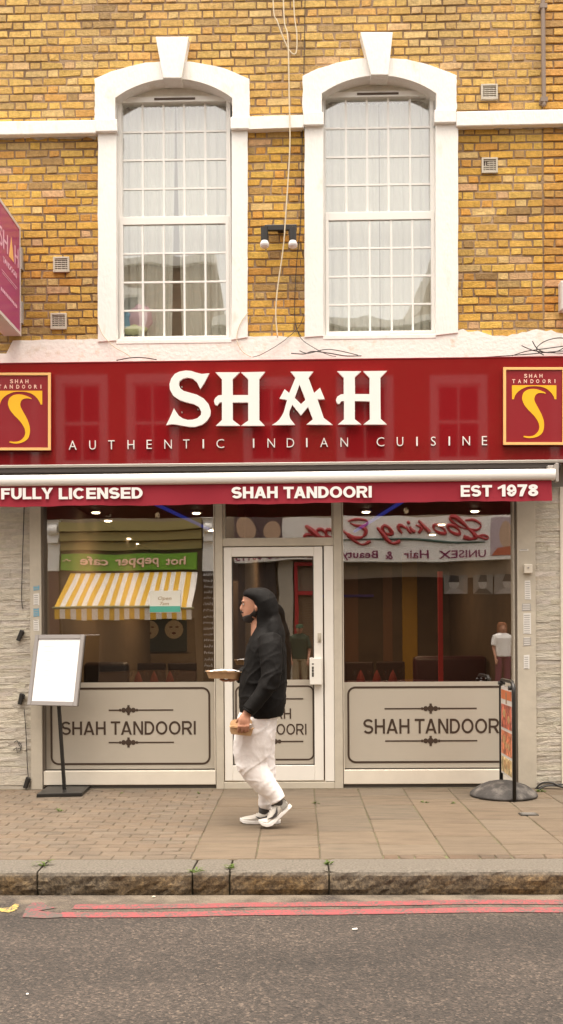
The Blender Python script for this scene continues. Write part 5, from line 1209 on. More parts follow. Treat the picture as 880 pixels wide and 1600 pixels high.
# ------------------------------------------------------------------ the walking man
Y0 = -1.70; mxr, mzr = P(410, 1290, Y0)
SCM = 1 / 211.0
MAN = thing('person', (mxr, Y0, 0), 'man in black hooded jacket and white trousers walking left past the door carrying food', 'person')
def m3(px, py, y=0.0): return Vector((mxr + (px - 410) * SCM, Y0 + y, (1290 - py) * SCM))
def ring(px, py, y, a, b): p = m3(px, py, y); return (p.x, p.y, p.z, a, b)
def sil(py, l, r, a, y=0.0): p = m3((l + r) / 2, py, y); return (p.x, p.y, p.z, a, (r - l) / 2 * SCM)

# body: head, neck, arms, hands and legs in one skin
mb = MB()
mb.loft([sil(*q) for q in ((923, 395, 414, .030), (925.5, 388, 421, .052), (929, 384, 425, .064), (934, 382, 427, .071), (940, 380.8, 428, .074), (946, 381.5, 428, .074), (951, 381.5, 427, .072), (956, 381, 425, .068), (961, 380.6, 421, .062), (966, 381.5, 415, .053), (970, 383.5, 409, .043), (973, 387, 405, .032))], 24, ex=2.15, flat=True)
mb.loft([sil(*q) for q in ((962, 393, 417, .052), (976, 394, 416, .055), (988, 394, 420, .065), (998, 394, 428, .10))], 20, flat=True)
nose = [(381.3, 942, .007, 2.0), (379.6, 946, .009, 2.6), (377.8, 950, .013, 3.0), (378.2, 952.6, .016, 3.0), (381, 954, .012, 2.4)]
mb.loft([ring(px + 1.8, py, 0, a, b * SCM) for px, py, a, b in nose], 12)
mb.loft([ring(381.6, 940.0, y, .006, .008) for y in (-.045, -.02, 0, .02, .045)], 10, side=(0, 0, 1))          # brow ridge
mb.loft([ring(381.0, 957.6, y, .004, .008) for y in (-.022, 0, .022)], 10, side=(0, 0, 1)); mb.loft([ring(381.3, 960.4, y, .005, .008) for y in (-.02, 0, .02)], 10, side=(0, 0, 1))
for s_ in (-1, 1): mb.loft([ring(405, 950 - 5, s_ * .072, .008, .012), ring(404.5, 950, s_ * .080, .010, .016), ring(404, 955, s_ * .073, .008, .010)], 10)
mb.loft([sil(*q) for q in ((995, 396, 432, .11), (1008, 394, 438, .16), (1040, 390, 440, .15), (1080, 386, 438, .14), (1115, 384, 432, .15), (1136, 386, 428, .15))], 20)
mb.loft([ring(*q) for q in ((418, 1004, -.17, .05, .05), (424, 1062, -.25, .045, .045), (392, 1107, -.285, .030, .032), (389.5, 1113, -.29, .026, .034))], 14)
mb.loft([ring(*q) for q in ((415, 1005, .17, .05, .05), (396, 1056, .24, .045, .045), (372, 1059, .20, .030, .032), (367, 1060.6, .188, .036, .022))], 14)
# near hand: palm facing the leg, fingers wrapped over the carton
mb.loft([ring(*q) for q in ((390.5, 1110, -.290, .018, .030), (388, 1115, -.296, .020, .040), (386.5, 1120, -.304, .018, .044), (386, 1125, -.308, .014, .042))], 16, ex=2.4)
for i, (kx, tx, ln) in enumerate(((378.6, 377.4, .92), (383.4, 382.6, 1.0), (388.2, 387.6, .96), (392.6, 392.2, .80))):
    j0, j1, j2, j3 = m3(kx + .6, 1122, -.305), m3(kx, 1127.5 + ln, -.316), m3((kx + tx) / 2, 1127.5 + 7 * ln, -.308), m3(tx, 1127.5 + 11 * ln, -.288)
    mb.tube([j0, j1, j2, j3], [.0100, .0096, .0088, .0072], 10); mb.ball(j3, .0072); mb.ball(j1, .0102)
t0, t1, t2 = m3(383.5, 1114, -.282), m3(377.5, 1119, -.262), m3(374.5, 1123.5, -.250)
mb.tube([t0, t1, t2], [.0125, .0110, .0085], 10); mb.ball(t2, .0085)
# far hand: flat under the tray
mb.loft([ring(*q) for q in ((369, 1060, .19, .036, .022), (363, 1062.6, .180, .046, .020), (357, 1064.4, .175, .044, .017))], 16, side=(0, 1, 0), ex=2.4)
for i, (yo, ln) in enumerate(((-.036, .86), (-.013, 1.0), (.011, .97), (.034, .80))):
    j0, j1, j2, j3 = m3(359, 1064.0, .175 + yo), m3(352.5, 1065.2, .175 + yo * 1.1), m3(352.5 - 5.5 * ln, 1064.6, .175 + yo * 1.15), m3(352.5 - 10 * ln, 1063.2, .175 + yo * 1.15)
    mb.tube([j0, j1, j2, j3], [.0098, .0094, .0086, .0072], 10); mb.ball(j3, .0072)
t0, t1, t2 = m3(367, 1060, .150), m3(361.5, 1055.5, .108), m3(357, 1051, .092)
mb.tube([t0, t1, t2], [.012, .0105, .0085], 10); mb.ball(t2, .0085)
# legs
mb.loft([ring(*q) for q in ((405, 1128, -.09, .075, .08), (388, 1190, -.09, .055, .055), (393, 1204, -.09, .05, .05), (418, 1228, -.09, .042, .042), (437, 1249, -.09, .032, .035))], 14)
mb.loft([ring(*q) for q in ((405, 1128, .09, .075, .08), (404, 1195, .09, .055, .055), (413, 1240, .09, .042, .042), (413, 1274, .09, .032, .038))], 14)
body = remesh(mb, .0055, 3).build('body', M['skin'], MAN, smooth=True)
# eyes and lids
for s_ in (-1, 1):
    mb = MB(); p = m3(383.6, 944.5, s_ * .030); mb.ball(p, .0075, .011, .0065); mb.build('eye', mat('eye_white', (.55, .50, .46), .3), MAN, smooth=True)
    mb = MB(); mb.ball(p + Vector((-.0048, 0, 0)), .0035, .005, .005); mb.build('iris', M['soot'], MAN, smooth=True)
    mb = MB(); mb.loft([ring(380.6, 940.6, s_ * .012, .003, .004), ring(380.2, 939.6, s_ * .030, .004, .005), ring(382.2, 940.2, s_ * .048, .003, .004)], 8, side=(0, 0, 1)); mb.build('eyebrow', M['beard'], MAN, smooth=True)
# beard and moustache
mb = MB()
mb.loft([sil(*q) for q in ((960.5, 385.5, 408, .0615), (962.5, 382.4, 408, .0610), (964.2, 381.0, 408, .056), (967.5, 381.2, 409, .0525), (970.5, 383, 407, .0445), (973.3, 387, 404, .032))], 22, ex=2.15, flat=True)
mb.loft([ring(382.0, 957.4, -.034, .004, .006), ring(379.6, 955.6, -.016, .005, .006), ring(378.9, 955.0, 0, .005, .006), ring(379.6, 955.6, .016, .005, .006), ring(382.0, 957.4, .034, .004, .006)], 10, side=(0, 0, 1))
for s_ in (-1, 1): mb.loft([ring(403, 948, s_ * .0715, .004, .012), ring(402, 956, s_ * .0665, .005, .016), ring(398, 963, s_ * .058, .006, .026)], 10)
mb.build('beard', M['beard'], MAN, smooth=True)
# jacket with the hood up
mb = MB()
mb.loft([sil(*q) for q in ((979, 402, 440, .105), (985, 398.5, 441, .122), (991, 396, 443, .15), (999, 392, 446, .185), (1010, 387.5, 449, .205), (1025, 384.5, 450, .205), (1045, 381, 450, .20), (1070, 376.5, 448.5, .195), (1096, 374.8, 447.5, .195), (1110, 376, 446, .19), (1118, 379, 444, .18))], 28, ex=2.3, flat=True)
hem = [sil(1104, 375.5, 447, .192), sil(1116, 379, 444, .186), ]
p = m3(412, 1120.5); mb.loft([(m3(411, 1108).x, Y0, m3(411, 1108).z, .188, 34 * SCM), (p.x, p.y, p.z, .180, 31.5 * SCM)], 28, ex=2.3)
mb.loft([ring(*q) for q in ((424, 998, -.14, .085, .088), (425, 1012, -.190, .078, .084), (427, 1036, -.232, .070, .078), (426, 1060, -.255, .066, .072), (415, 1078, -.268, .062, .062), (402, 1095, -.278, .054, .054), (393, 1106, -.285, .046, .046))], 20)
mb.loft([ring(*q) for q in ((420, 998, .14, .085, .088), (416, 1014, .195, .078, .082), (406, 1038, .235, .070, .074), (392, 1054, .245, .066, .076), (379, 1057.5, .222, .058, .066), (370.5, 1059, .202, .046, .050))], 20)
mb.loft([sil(*q) for q in ((918.5, 397, 416, .035), (920.5, 389, 421, .066), (925, 383.5, 427.5, .088), (930, 382, 431.5, .100), (935, 388, 434, .106), (940, 394.5, 435.5, .109), (947, 398.5, 436.5, .110), (956, 400.5, 437.5, .109), (965, 401.5, 438, .105), (973, 402, 439, .104), (980, 401, 441, .115), (987, 397.5, 443, .135))], 26, ex=2.2, flat=True)
mb.loft([sil(*q) for q in ((960, 420, 439, .07), (970, 415, 442, .12), (982, 412, 446, .145), (992, 412, 448, .16), (1002, 420, 448, .15))], 22, flat=True)       # bunched cloth at the nape
def crease(c, fx, fz, lean, sharp):
    """narrow ridges of gathered cloth running along a lean"""
    q = Vector(((c.x + lean * c.z) * fx, c.y * fx, (c.z - lean * c.x) * fz)); return (1 - abs(mnoise.noise(q))) ** sharp
def jf(c):
    q = Vector((c.x * 6, c.y * 6, c.z * 6))
    arm = math.exp(-((c.z - 1.07) / .14) ** 2)
    k = .5 if c.z > 1.40 else .66
    return mnoise.noise(q) * .005 + k * ((crease(c, 4, 10, .7, 7) - .25) * .011 * (.4 + arm) + (crease(c + Vector((3, 1, 2)), 8, 5, -.5, 10) - .2) * .006)
jk = remesh(mb, .008, 5, jf).build('jacket', M['jacket'], MAN, smooth=True)
mb = MB(); mb.tube([m3(434, 1036.5, -.252 + .048), m3(438, 1035.3, -.195), m3(441, 1035, -.172)], .004, 6); mb.build('reflective_tab', M['letter_white'], jk)
mb = MB(); mb.tube([m3(px, py, -.2085 + dy) for px, py, dy in ((443, 1004, .03), (447, 1030, .06), (447.5, 1062, .06), (446, 1096, .055))], .0022, 6); mb.build('side_seam', M['soot'], jk)
mb = MB(); mb.loft([ring(393.8, 1104.6, -.284, .0475, .0475), ring(391.6, 1107.8, -.2855, .0455, .0455)], 18); mb.loft([ring(372.5, 1058.6, .207, .049, .053), ring(369.3, 1059.2, .200, .0465, .050)], 18); mb.each('cuff', M['jacket'], jk, smooth=True)
mb = MB(); mb.loft([ring(*q) for q in ((424, 1238, -.09, .045, .046), (436, 1248, -.09, .040, .043), (441, 1254, -.09, .036, .042))], 16); mb.build('sock', M['shoe_dark'], MAN, smooth=True)
mb = MB(); mb.loft([ring(*q) for q in ((413, 1258, .09, .044, .046), (413, 1270, .09, .038, .044), (413, 1279, .09, .034, .042))], 16); mb.build('sock', M['shoe_dark'], MAN, smooth=True)
# trousers
mb = MB()
mb.loft([sil(*q) for q in ((1104, 381, 439, .165), (1116, 374, 435, .175), (1128, 370.5, 433.5, .182), (1142, 369, 432, .183), (1156, 371, 430, .165))], 24, ex=2.2, flat=True)
mb.loft([sil(*q) for q in ((1138, 368.5, 428, .100, -.088), (1158, 366.8, 426, .102, -.090), (1176, 366.2, 423, .098, -.090))] + [ring(394, 1193, -.09, .094, .112), ring(403, 1207, -.09, .088, .098), ring(414, 1220, -.09, .080, .086), ring(424.5, 1232, -.09, .072, .074), ring(432, 1241, -.09, .066, .064), ring(436, 1247.5, -.09, .062, .058)], 24, ex=2.1)
mb.loft([sil(*q) for q in ((1138, 376, 432, .100, .088), (1165, 380, 430, .102, .09), (1190, 385, 430, .096, .09), (1212, 394, 432, .088, .09), (1232, 401, 431, .080, .09), (1250, 404, 427, .070, .09), (1266, 404.5, 423, .062, .09))], 24, ex=2.1)
def tf(c):
    k = math.exp(-((c.z - .44) / .10) ** 2) + math.exp(-((c.z - .74) / .08) ** 2) * .6 + math.exp(-((c.z - .15) / .07) ** 2) * 1.1 + .25
    return mnoise.noise(Vector((c.x * 7, c.y * 7, c.z * 5))) * .006 + (crease(c, 5, 12, .55, 9) - .25) * .0065 * k + (crease(c + Vector((1, 4, 2)), 8, 4, -.2, 10) - .2) * .004
remesh(mb, .008, 4, tf).build('trousers', M['trouser'], MAN, smooth=True)
# trainers
def shoe(origin, pitch, yo):
    """origin: world point of the ball of the foot on the sole; the toe points to -x"""
    c, s_ = math.cos(pitch), math.sin(pitch); L_ = .295; ball_ = .72
    def tw(v):
        x, y, z = v[0] + L_ * ball_, v[1], v[2]
        if v[0] < -L_ * ball_: return (origin.x + x, origin.y + y, origin.z + z + max(0, -x) * .25 * (1 if pitch > .1 else .25))      # the toe stays down
        return (origin.x + x * c - z * s_, origin.y + y, origin.z + x * s_ + z * c)
    prof = [(0.0, .022, .035, .072), (.04, .034, .022, .092), (.12, .038, .018, .100), (.22, .039, .018, .104), (.32, .040, .018, .103), (.42, .042, .018, .093), (.55, .045, .018, .074), (.68, .048, .018, .058), (.80, .047, .018, .050), (.90, .040, .018, .044), (.97, .026, .020, .036), (1.0, .010, .024, .030)]
    mb = MB(); rings = []
    n = 20; vs = []
    for s0, hw, zb, zt in prof:
        for k in range(n):
            th = 2 * math.pi * k / n; ca, sa = math.cos(th), math.sin(th)
            narrow = 1 - .42 * max(0, sa) * (1 if s0 < .5 else .5)
            vs.append((-s0 * L_, hw * math.copysign(abs(ca) ** .8, ca) * narrow, (zb + zt) / 2 + (zt - zb) / 2 * math.copysign(abs(sa) ** .8, sa)))
    m = len(prof)
    mb.add([tw(v) for v in vs], [(i * n + k, i * n + (k + 1) % n, (i + 1) * n + (k + 1) % n, (i + 1) * n + k) for i in range(m - 1) for k in range(n)] + [tuple(range(n))[::-1], tuple(range((m - 1) * n, m * n))])
    sh = mb.build('shoe', M['shoe'], MAN, smooth=True, sub=1)
    so = [(.006, .020), (-.02, .036), (-.07, .041), (-.13, .041), (-.19, .048), (-.235, .048), (-.27, .038), (-.293, .018), (-.299, 0)]
    loop = so + [(a, -b) for a, b in so[::-1][1:]]
    mb = MB(); vs = [tw((a, b, z + (.010 if a < -.28 else 0))) for z in (0, .024) for a, b in loop]; k = len(loop)
    mb.add(vs, [tuple(range(k))[::-1], tuple(range(k, 2 * k))] + [(i, (i + 1) % k, k + (i + 1) % k, k + i) for i in range(k)]); mb.build('sole', M['letter_white'], sh, bevel=.003)
    for sg in (-1, 1):
        tick = [(-.070, .078), (-.110, .054), (-.145, .048), (-.180, .060), (-.152, .036), (-.120, .030), (-.095, .042)]
        mb = MB(); mb.add([tw((a, sg * (.0405 - max(0, b - .055) * .42), b)) for a, b in tick] + [tw((a, sg * (.047 - max(0, b - .055) * .42), b)) for a, b in tick], [tuple(range(7)), tuple(range(7, 14))[::-1]] + [(i, (i + 1) % 7, 7 + (i + 1) % 7, 7 + i) for i in range(7)]); mb.build('side_flash', M['shoe_dark'], sh)
        pan = [(-.0, .030), (-.0, .085), (-.03, .094), (-.055, .060), (-.06, .028)]
        mb = MB(); mb.add([tw((a, sg * (.036 - max(0, b - .05) * .35), b)) for a, b in pan] + [tw((a, sg * (.0415 - max(0, b - .05) * .35), b)) for a, b in pan], [tuple(range(5)), tuple(range(5, 10))[::-1]] + [(i, (i + 1) % 5, 5 + (i + 1) % 5, 5 + i) for i in range(5)]); mb.build('heel_panel', M['shoe_grey'], sh)
    mb = MB(); mb.lathe([(.030, 0), (.036, .006), (.034, .012)], (0, 0, 0), 16); mb.v = [tw((x * 1.2 - .062, y, z + .098)) for x, y, z in mb.v]; mb.build('collar', M['shoe_dark'], sh)
    mb = MB()
    for q in range(5): mb.tube([tw((-.115 - q * .019, y, .100 - q * .0095 - abs(y) * .5)) for y in (-.024, -.012, 0, .012, .024)], .003, 6)
    mb.build('lace', M['letter_white'], sh)
gz = Vector((m3(392, 1290).x, Y0 + .09, .002)); shoe(gz, 0.0, .09)
gz = Vector((m3(423, 1290).x, Y0 - .09, .010)); shoe(gz, R(43), -.09)
# the food he carries
tr = thing('food_tray', m3(347, 1062, .18), 'brown card food tray with white paper on top, held forward on his palm', 'food tray')
def rr2(hx, hy, r, n=6):
    p = []
    for cx, cy, a in ((hx - r, hy - r, 0), (-hx + r, hy - r, 90), (-hx + r, -hy + r, 180), (hx - r, -hy + r, 270)): p += arc(cx, cy, r, R(a), R(a + 90), n)
    return p
def tub(c, tilt, hx, hy, h, wall, flare):
    """an open card tray with flared sides; c is the middle of its base"""
    mb = MB(); lv = [(hx, hy, 0), (hx * flare, hy * flare, h), (hx * flare + .006, hy * flare + .006, h + .001), (hx * flare + .006, hy * flare + .006, h + .004), (hx * flare - wall, hy * flare - wall, h + .003), (hx - wall, hy - wall, wall)]
    vs = []
    for a, b, z in lv:
        for x, y in rr2(a, b, .035): vs.append(Vector((x * math.cos(tilt) + z * math.sin(tilt), y, -x * math.sin(tilt) + z * math.cos(tilt))) + Vector(c))
    k = len(rr2(.1, .1, .035)); m = len(lv)
    mb.add(vs, [(i * k + j, i * k + (j + 1) % k, (i + 1) * k + (j + 1) % k, (i + 1) * k + j) for i in range(m - 1) for j in range(k)] + [tuple(range(k))[::-1], tuple(range((m - 1) * k, m * k))]); return mb
tc_ = m3(348.5, 1061.5, .183); tub(tc_, R(2), .112, .082, .050, .003, 1.16).build('tray', M['kraft'], tr)
mb = MB(); g = 12; vs = []
for i in range(g + 1):
    for j in range(g + 1):
        x, y = (i / g - .5) * .25, (j / g - .5) * .175; vs.append(tc_ + Vector((x, y, .052 + .012 * (1 - (2 * x / .25) ** 2) + mnoise.noise(Vector((x * 30, y * 30, 2))) * .012)))
mb.add(vs, [(i * (g + 1) + j, i * (g + 1) + j + 1, (i + 1) * (g + 1) + j + 1, (i + 1) * (g + 1) + j) for i in range(g) for j in range(g)]); mb.build('paper', M['tissue'], tr, smooth=True)
ct = thing('food_carton', m3(381, 1143, -.24), 'brown card food carton with a white tub in it, gripped in his lowered hand', 'food carton')
cc_ = m3(381, 1142, -.243); tub(cc_, R(6), .072, .046, .048, .003, 1.15).build('carton', M['kraft'], ct)
mb = MB(); mb.prism([rr2(.080, .052, .03)], cc_ + Vector((-.004, .052, .055)), (math.cos(R(8)), 0, math.sin(R(8)) * .6), (0, .25, .97), (0, 1, -.2), .003); mb.build('flap', M['kraft'], ct)
mb = MB(); q_ = cc_ + Vector((.048, 0, .036)); mb.lathe([(.024, 0), (.032, .036), (.034, .038), (.030, .037), (.023, .005)], q_, 20); mb.build('tub', M['tissue'], ct, smooth=True)

# ------------------------------------------------------------------ the other side of the road (seen in the glass)
def Q(px, py, V): x, z = P(px, py, V); return x, z
VF = 13.1; YO = .06 - VF                 # facade line across the road
def qrect(x0, x1, y0, y1, V): return rect(x0, x1, y0, y1, V)
mb = MB(); mb.box(-40, 40, -13.2, -10.25, -.2, 0); struct(mb.build('far_pavement', M['joint']))
mb = MB(); mb.box(-40, 40, -10.249, -9.95, -.2, .0); struct(mb.build('far_kerb', M['plinth']))
def ftext(mb, body, x0, x1, y0, y1, V, depth=.01, **k):
    X0, X1, Z0, Z1 = rect(x0, x1, y0, y1, V); mb.text(body, (X1, .06 - V, Z0), (-1, 0, 0), (0, 0, 1), (0, 1, 0), X1 - X0, Z1 - Z0, depth, **k)
def fbrick(mb, x0, x1, z0, z1, y, pal):
    """a coursed brick face towards +y"""
    z = z0; r = 0
    while z < z1:
        x = x0 - (.11 if r % 2 else 0)
        while x < x1:
            a, b = max(x, x0), min(x + .225, x1)
            if b - a > .03:
                k = random.uniform(.75, 1.2); mb.col = tuple(c * k for c in pal); mb.add([(a + .006, y, z + .006), (b - .006, y, z + .006), (b - .006, y, z + .069), (a + .006, y, z + .069)], [(0, 1, 2, 3)])
            x += .225
        z += .075; r += 1
def far_building(x0, x1, ztop, pal, label, wins, chimney=None):
    t = thing('terrace_building', ((x0 + x1) / 2, YO, 0), label, 'building', 'terrace buildings across the road')
    mb = MB(); mb.box(x0, x1, YO - 7, YO - .02, 0, ztop); mb.col = None; mb.build('structure', mat('far_mortar', (.28, .22, .16), .9), t)
    mb = MB(); fbrick(mb, x0, x1, 4.3, ztop, YO, pal); mb.build('wall', M['brick_red'], t)
    mb = MB(); mb.box(x0 - .0, x1, YO - .015, YO + .18, ztop - .12, ztop + .10); mb.box(x0, x1, YO - .4, YO - .016, ztop, ztop + .12); mb.build('parapet', M['render'], t)
    for a, b, c, d in wins:
        mb = MB(); frame(mb, a - .14, b + .14, c - .14, d + .20, .14, .14, .14, .20, YO + .002, YO + .07); wn = mb.build('window', M['white_paint'], t)
        mb = MB(); frame(mb, a, b, c, d, .06, .06, .06, .06, YO + .004, YO + .04); mb.box(a + .06, b - .06, YO + .006, YO + .045, (c + d) / 2 - .035, (c + d) / 2 + .035); mb.box((a + b) / 2 - .02, (a + b) / 2 + .02, YO + .006, YO + .036, c + .06, d - .06); mb.build('sash', M['upvc'], wn)
        mb = MB(); mb.box(a + .05, b - .05, YO + .003, YO + .012, c + .05, d - .05); mb.build('pane', mat('far_window_glass', (.03, .035, .035), .05), wn)
    if chimney:
        a, b, h = chimney; mb = MB(); mb.box(a, b, YO - 1.4, YO - .5, ztop - .3, ztop + h); mb.build('chimney', M['brick_red'], t)
        mb = MB()
        for q in range(3): mb.lathe([(.11, 0), (.13, .35)], (a + (b - a) * (q + .5) / 3, YO - .95, ztop + h), 12)
        mb.build('chimney_pot', mat('terracotta_pot', (.35, .14, .08), .8), t)
    return t
XC0, XC1 = Q(76, 700, VF)[0], Q(338, 700, VF)[0]
XS1 = Q(806, 700, VF)[0]
far_building(-9.5, XC0 - .01, 11.0, (.30, .20, .10), 'tall brown brick terrace left of the cafe across the road', [(-8.6, -7.6, 5.2, 7.0), (-7.0, -6.0, 5.2, 7.0)])
far_building(XC0, XC1, 10.1, (.34, .21, .12), 'brick terrace with chimney above the green cafe sign across the road', [(XC0 + .45, XC0 + 1.35, 5.3, 7.1), (XC0 + 1.75 + .3, XC0 + 2.95, 5.3, 7.1), (XC0 + 1.2, XC0 + 2.1, 7.9, 9.3)], (XC0 + .1, XC0 + 1.0, 1.3))
far_building(XC1 + .01, XS1, 8.6, (.36, .25, .13), 'lower brick terrace above the white salon sign across the road', [(XC1 + .8, XC1 + 1.8, 5.3, 7.0), (XC1 + 2.9, XC1 + 3.9, 5.3, 7.0), (XC1 + 5.0, XC1 + 6.0, 5.3, 7.0)])
far_building(XS1 + .01, XS1 + 6, 12.2, (.40, .24, .16), 'tall pinkish brick terrace right of the salon across the road', [(XS1 + .8, XS1 + 1.8, 5.3, 7.1), (XS1 + 3, XS1 + 4, 5.3, 7.1), (XS1 + .8, XS1 + 1.8, 8.6, 10.2)], (XS1 + .2, XS1 + 1.4, 1.2))
gx0, gx1 = Q(600, 480, 16)[0], Q(690, 480, 16)[0]
mb = MB(); t = thing('gabled_house', (gx0, YO - 3, 8.6), 'rendered gable rising behind the salon roof across the road', 'building')
mb.prism([[(gx0, 8.2), (gx0 + 3.2, 8.2), (gx0 + 3.2, 11.6), (gx0 + 1.6, 11.6)]], (0, YO - 4, 0), (1, 0, 0), (0, 0, 1), (0, 1, 0), 1.5); mb.build('wall', mat('buff_render', (.44, .36, .27), .9), t)
mb = MB(); mb.tube([(gx0 - .1, YO - 2.6, 8.25), (gx0 + 1.6, YO - 2.6, 11.75)], .12, 4); mb.build('verge', M['white_paint'], t)
# --- cafe shop front
cf = thing('cafe_shopfront', ((XC0 + XC1) / 2, YO, 0), 'green trimmed cafe shopfront under a striped awning across the road', 'shopfront')
mb = MB()
for pa, pb, yy in ((93, 313, 815), (93, 313, 830), (93, 313, 845)):
    a, b, c, d = rect(pa, pb, yy, yy + 14, VF - .25); mb.box(a, b, YO + .02, YO + .14 + (845 - yy) * .006, c + .01, d)
mb.build('cornice', mat('olive_paint', (.30, .25, .09), .6), cf)
for px in (84, 324):
    a, b, c, d = rect(px - 9, px + 9, 812, 892, VF - .2); w2 = (b - a) / 2; xm = (a + b) / 2
    mb = MB(); mb.box(a, b, YO + .02, YO + .20, d - .42, d); mb.box(a - .03, b + .03, YO + .021, YO + .30, d, d + .10); mb.lathe([(.10, -w2 * .8), (.12, -w2 * .4), (.12, w2 * .4), (.10, w2 * .8)], (xm, YO + .22, d - .22), 18, ax='x'); mb.box(a + .02, b - .02, YO + .022, YO + .24, d - .52, d - .42); mb.box(a, b, YO + .02, YO + .12, c, d - .52)
    mb.build('console_bracket', M['white_paint'], cf, bevel=.01)
    mb = MB(); mb.box(a + .02, b - .02, YO + .02, YO + .10, 0, c); mb.build('pilaster', mat('brown_tile', (.14, .07, .05), .5), cf)
a, b, c, d = rect(100, 306, 975, 1060, VF); mb = MB(); mb.box(a, b, YO + .01, YO + .04, .6, c + 1.4); mb.build('window_glass', mat('far_shop_glass', (.035, .028, .022), .15), cf)
mb = MB(); mb.box(a, b, YO + .01, YO + .10, 0, .59); mb.build('stall_riser', mat('brown_riser', (.16, .09, .05), .6), cf)
a, b, c, d = rect(317, 336, 892, 1065, VF); mb = MB(); mb.box(a, b, YO + .105, YO + .13, c, d); mb.build('chalk_board', M['soot'], cf)
mb = MB(); rd = random.Random(3)
for i in range(17):
    zz = d - .1 - i * (d - c - .2) / 17; x_ = a + .03
    while x_ < b - .06:
        l = rd.uniform(.02, .05); mb.tube([(x_, YO + .132, zz), (x_ + l * .5, YO + .132, zz + rd.uniform(.03, .08)), (x_ + l, YO + .132, zz + rd.uniform(-.01, .03))], .007, 5); x_ += l + .016
mb.build('chalk_marks', M['letter_white'], cf)
a, b, c, d = rect(97, 308, 865, 890, VF - .2); sg = thing('cafe_sign', ((a + b) / 2, YO + .2, c), 'bright green cafe sign board with pale lettering above the striped awning', 'sign')
mb = MB(); mb.box(a, b, YO + .02, YO + .19, c, d); mb.build('board', mat('lime_green_board', (.16, .36, .035), .4), sg)
mb = MB()
for wd, x0, x1, y0, y1 in (('hot', 261, 293, 869.5, 882), ('pepper', 179, 248, 872, 886), ('cafe', 126, 168, 869.5, 882)): ftext(mb, wd, x0, x1, y0, y1, VF - .2, .02, bold=.015)
mb.tube([(Q(112 - i * 2, 876 + 1.5 * math.sin(i * 1.5), VF - .2)[0], YO + .21, Q(112 - i * 2, 876 + 1.5 * math.sin(i * 1.5), VF - .2)[1]) for i in range(7)], .012, 6)
mb.each('sign_word', M['pale_pink'], sg)
a, b, c, d = rect(108, 308, 893, 950, VF - .4)
aw = thing('striped_awning', ((a + b) / 2, YO + .2, c), 'yellow and white striped shop awning over the cafe window across the road', 'awning')
VA2 = VF - 1.5; a2, b2, c2, d2 = rect(87, 301, 950, 968, VA2); ns = 26
mb = MB(); ya, yb = YO + .19, .06 - VA2
for i in range(ns):
    mb.cur = i % 2; u0, u1 = i / ns, (i + 1) / ns
    A0, A1, B0, B1 = a + (b - a) * u0, a + (b - a) * u1, a2 + (b2 - a2) * u0, a2 + (b2 - a2) * u1
    mb.add([(A0, ya, d), (A1, ya, d), (B1, yb, d2 + .02), (B0, yb, d2 + .02), (A0, ya, d - .006), (A1, ya, d - .006), (B1, yb, d2 + .014), (B0, yb, d2 + .014)], [(0, 1, 2, 3), (4, 7, 6, 5)])
mb.build('canopy', [mat('yellow_stripe', (.66, .38, .02), .7), mat('white_stripe', (.74, .68, .62), .7)], aw)
mb = MB()
for i in range(ns):
    mb.cur = i % 2; B0, B1 = a2 + (b2 - a2) * i / ns, a2 + (b2 - a2) * (i + 1) / ns; mb.box(B0, B1, yb - .004, yb, c2 + .012 * math.sin(i), d2 - .03)
mb.build('valance', [bpy.data.materials['yellow_stripe'], bpy.data.materials['white_stripe']], aw)
mb = MB(); mb.tube([(a2 - .05, yb - .01, d2 - .005), (b2 + .05, yb - .01, d2 - .005)], .03, 10); mb.build('front_rail', mat('olive_rail', (.20, .20, .09), .5), aw)
# --- salon shop front
sx0, sx1 = XC1 + .1, XS1 - .05
sl = thing('salon_shopfront', ((sx0 + sx1) / 2, YO, 0), 'salon shopfront with red door frame and dark windows across the road', 'shopfront')
a, b, c, d = rect(500, 800, 890, 1062, VF)
mb = MB(); mb.box(a, b, YO + .01, YO + .05, .35, d - .2); mb.build('window_glass', mat('salon_glass', (.03, .018, .012), .2, spec=.1), sl)
mb = MB(); mb.box(sx0, sx1, YO + .012, YO + .1, 0, .34); mb.build('stall_riser', mat('dark_red_riser', (.12, .03, .025), .6), sl)
mb = MB()
for px in (463, 497):
    q = Q(px, 960, VF)[0]; mb.box(q - .04, q + .04, YO + .02, YO + .14, 0, 3.0)
q0, q1 = Q(463, 960, VF)[0] + .04, Q(497, 960, VF)[0] - .04; zz = Q(480, 928, VF)[1]; mb.box(q0, q1, YO + .02, YO + .13, zz - .05, zz + .05); mb.box(q0, q1, YO + .02, YO + .13, 2.92, 3.0)
mb.build('red_door_frame', mat('red_gloss_paint', (.40, .025, .03), .3), sl)
mb = MB()
for i in range(40): mb.box(q0, q1, YO + .03, YO + .05, .4 + i * .048, .4 + i * .048 + .034)
mb.build('door_blind', mat('brown_blind', (.22, .14, .08), .6), sl)
q0, q1 = Q(434, 960, VF)[0], Q(458, 960, VF)[0]; mb = MB(); mb.box(q0, q1, YO + .02, YO + .12, 0, 3.1); mb.build('pillar', mat('grey_pillar_paint', (.42, .37, .30), .6), sl)
q0, q1 = Q(362, 960, VF)[0], Q(430, 960, VF)[0]; mb = MB(); mb.box(q0, q1, YO + .02, YO + .06, 0, 3.1); mb.build('closed_door', mat('dark_door_paint', (.05, .035, .03), .5), sl)
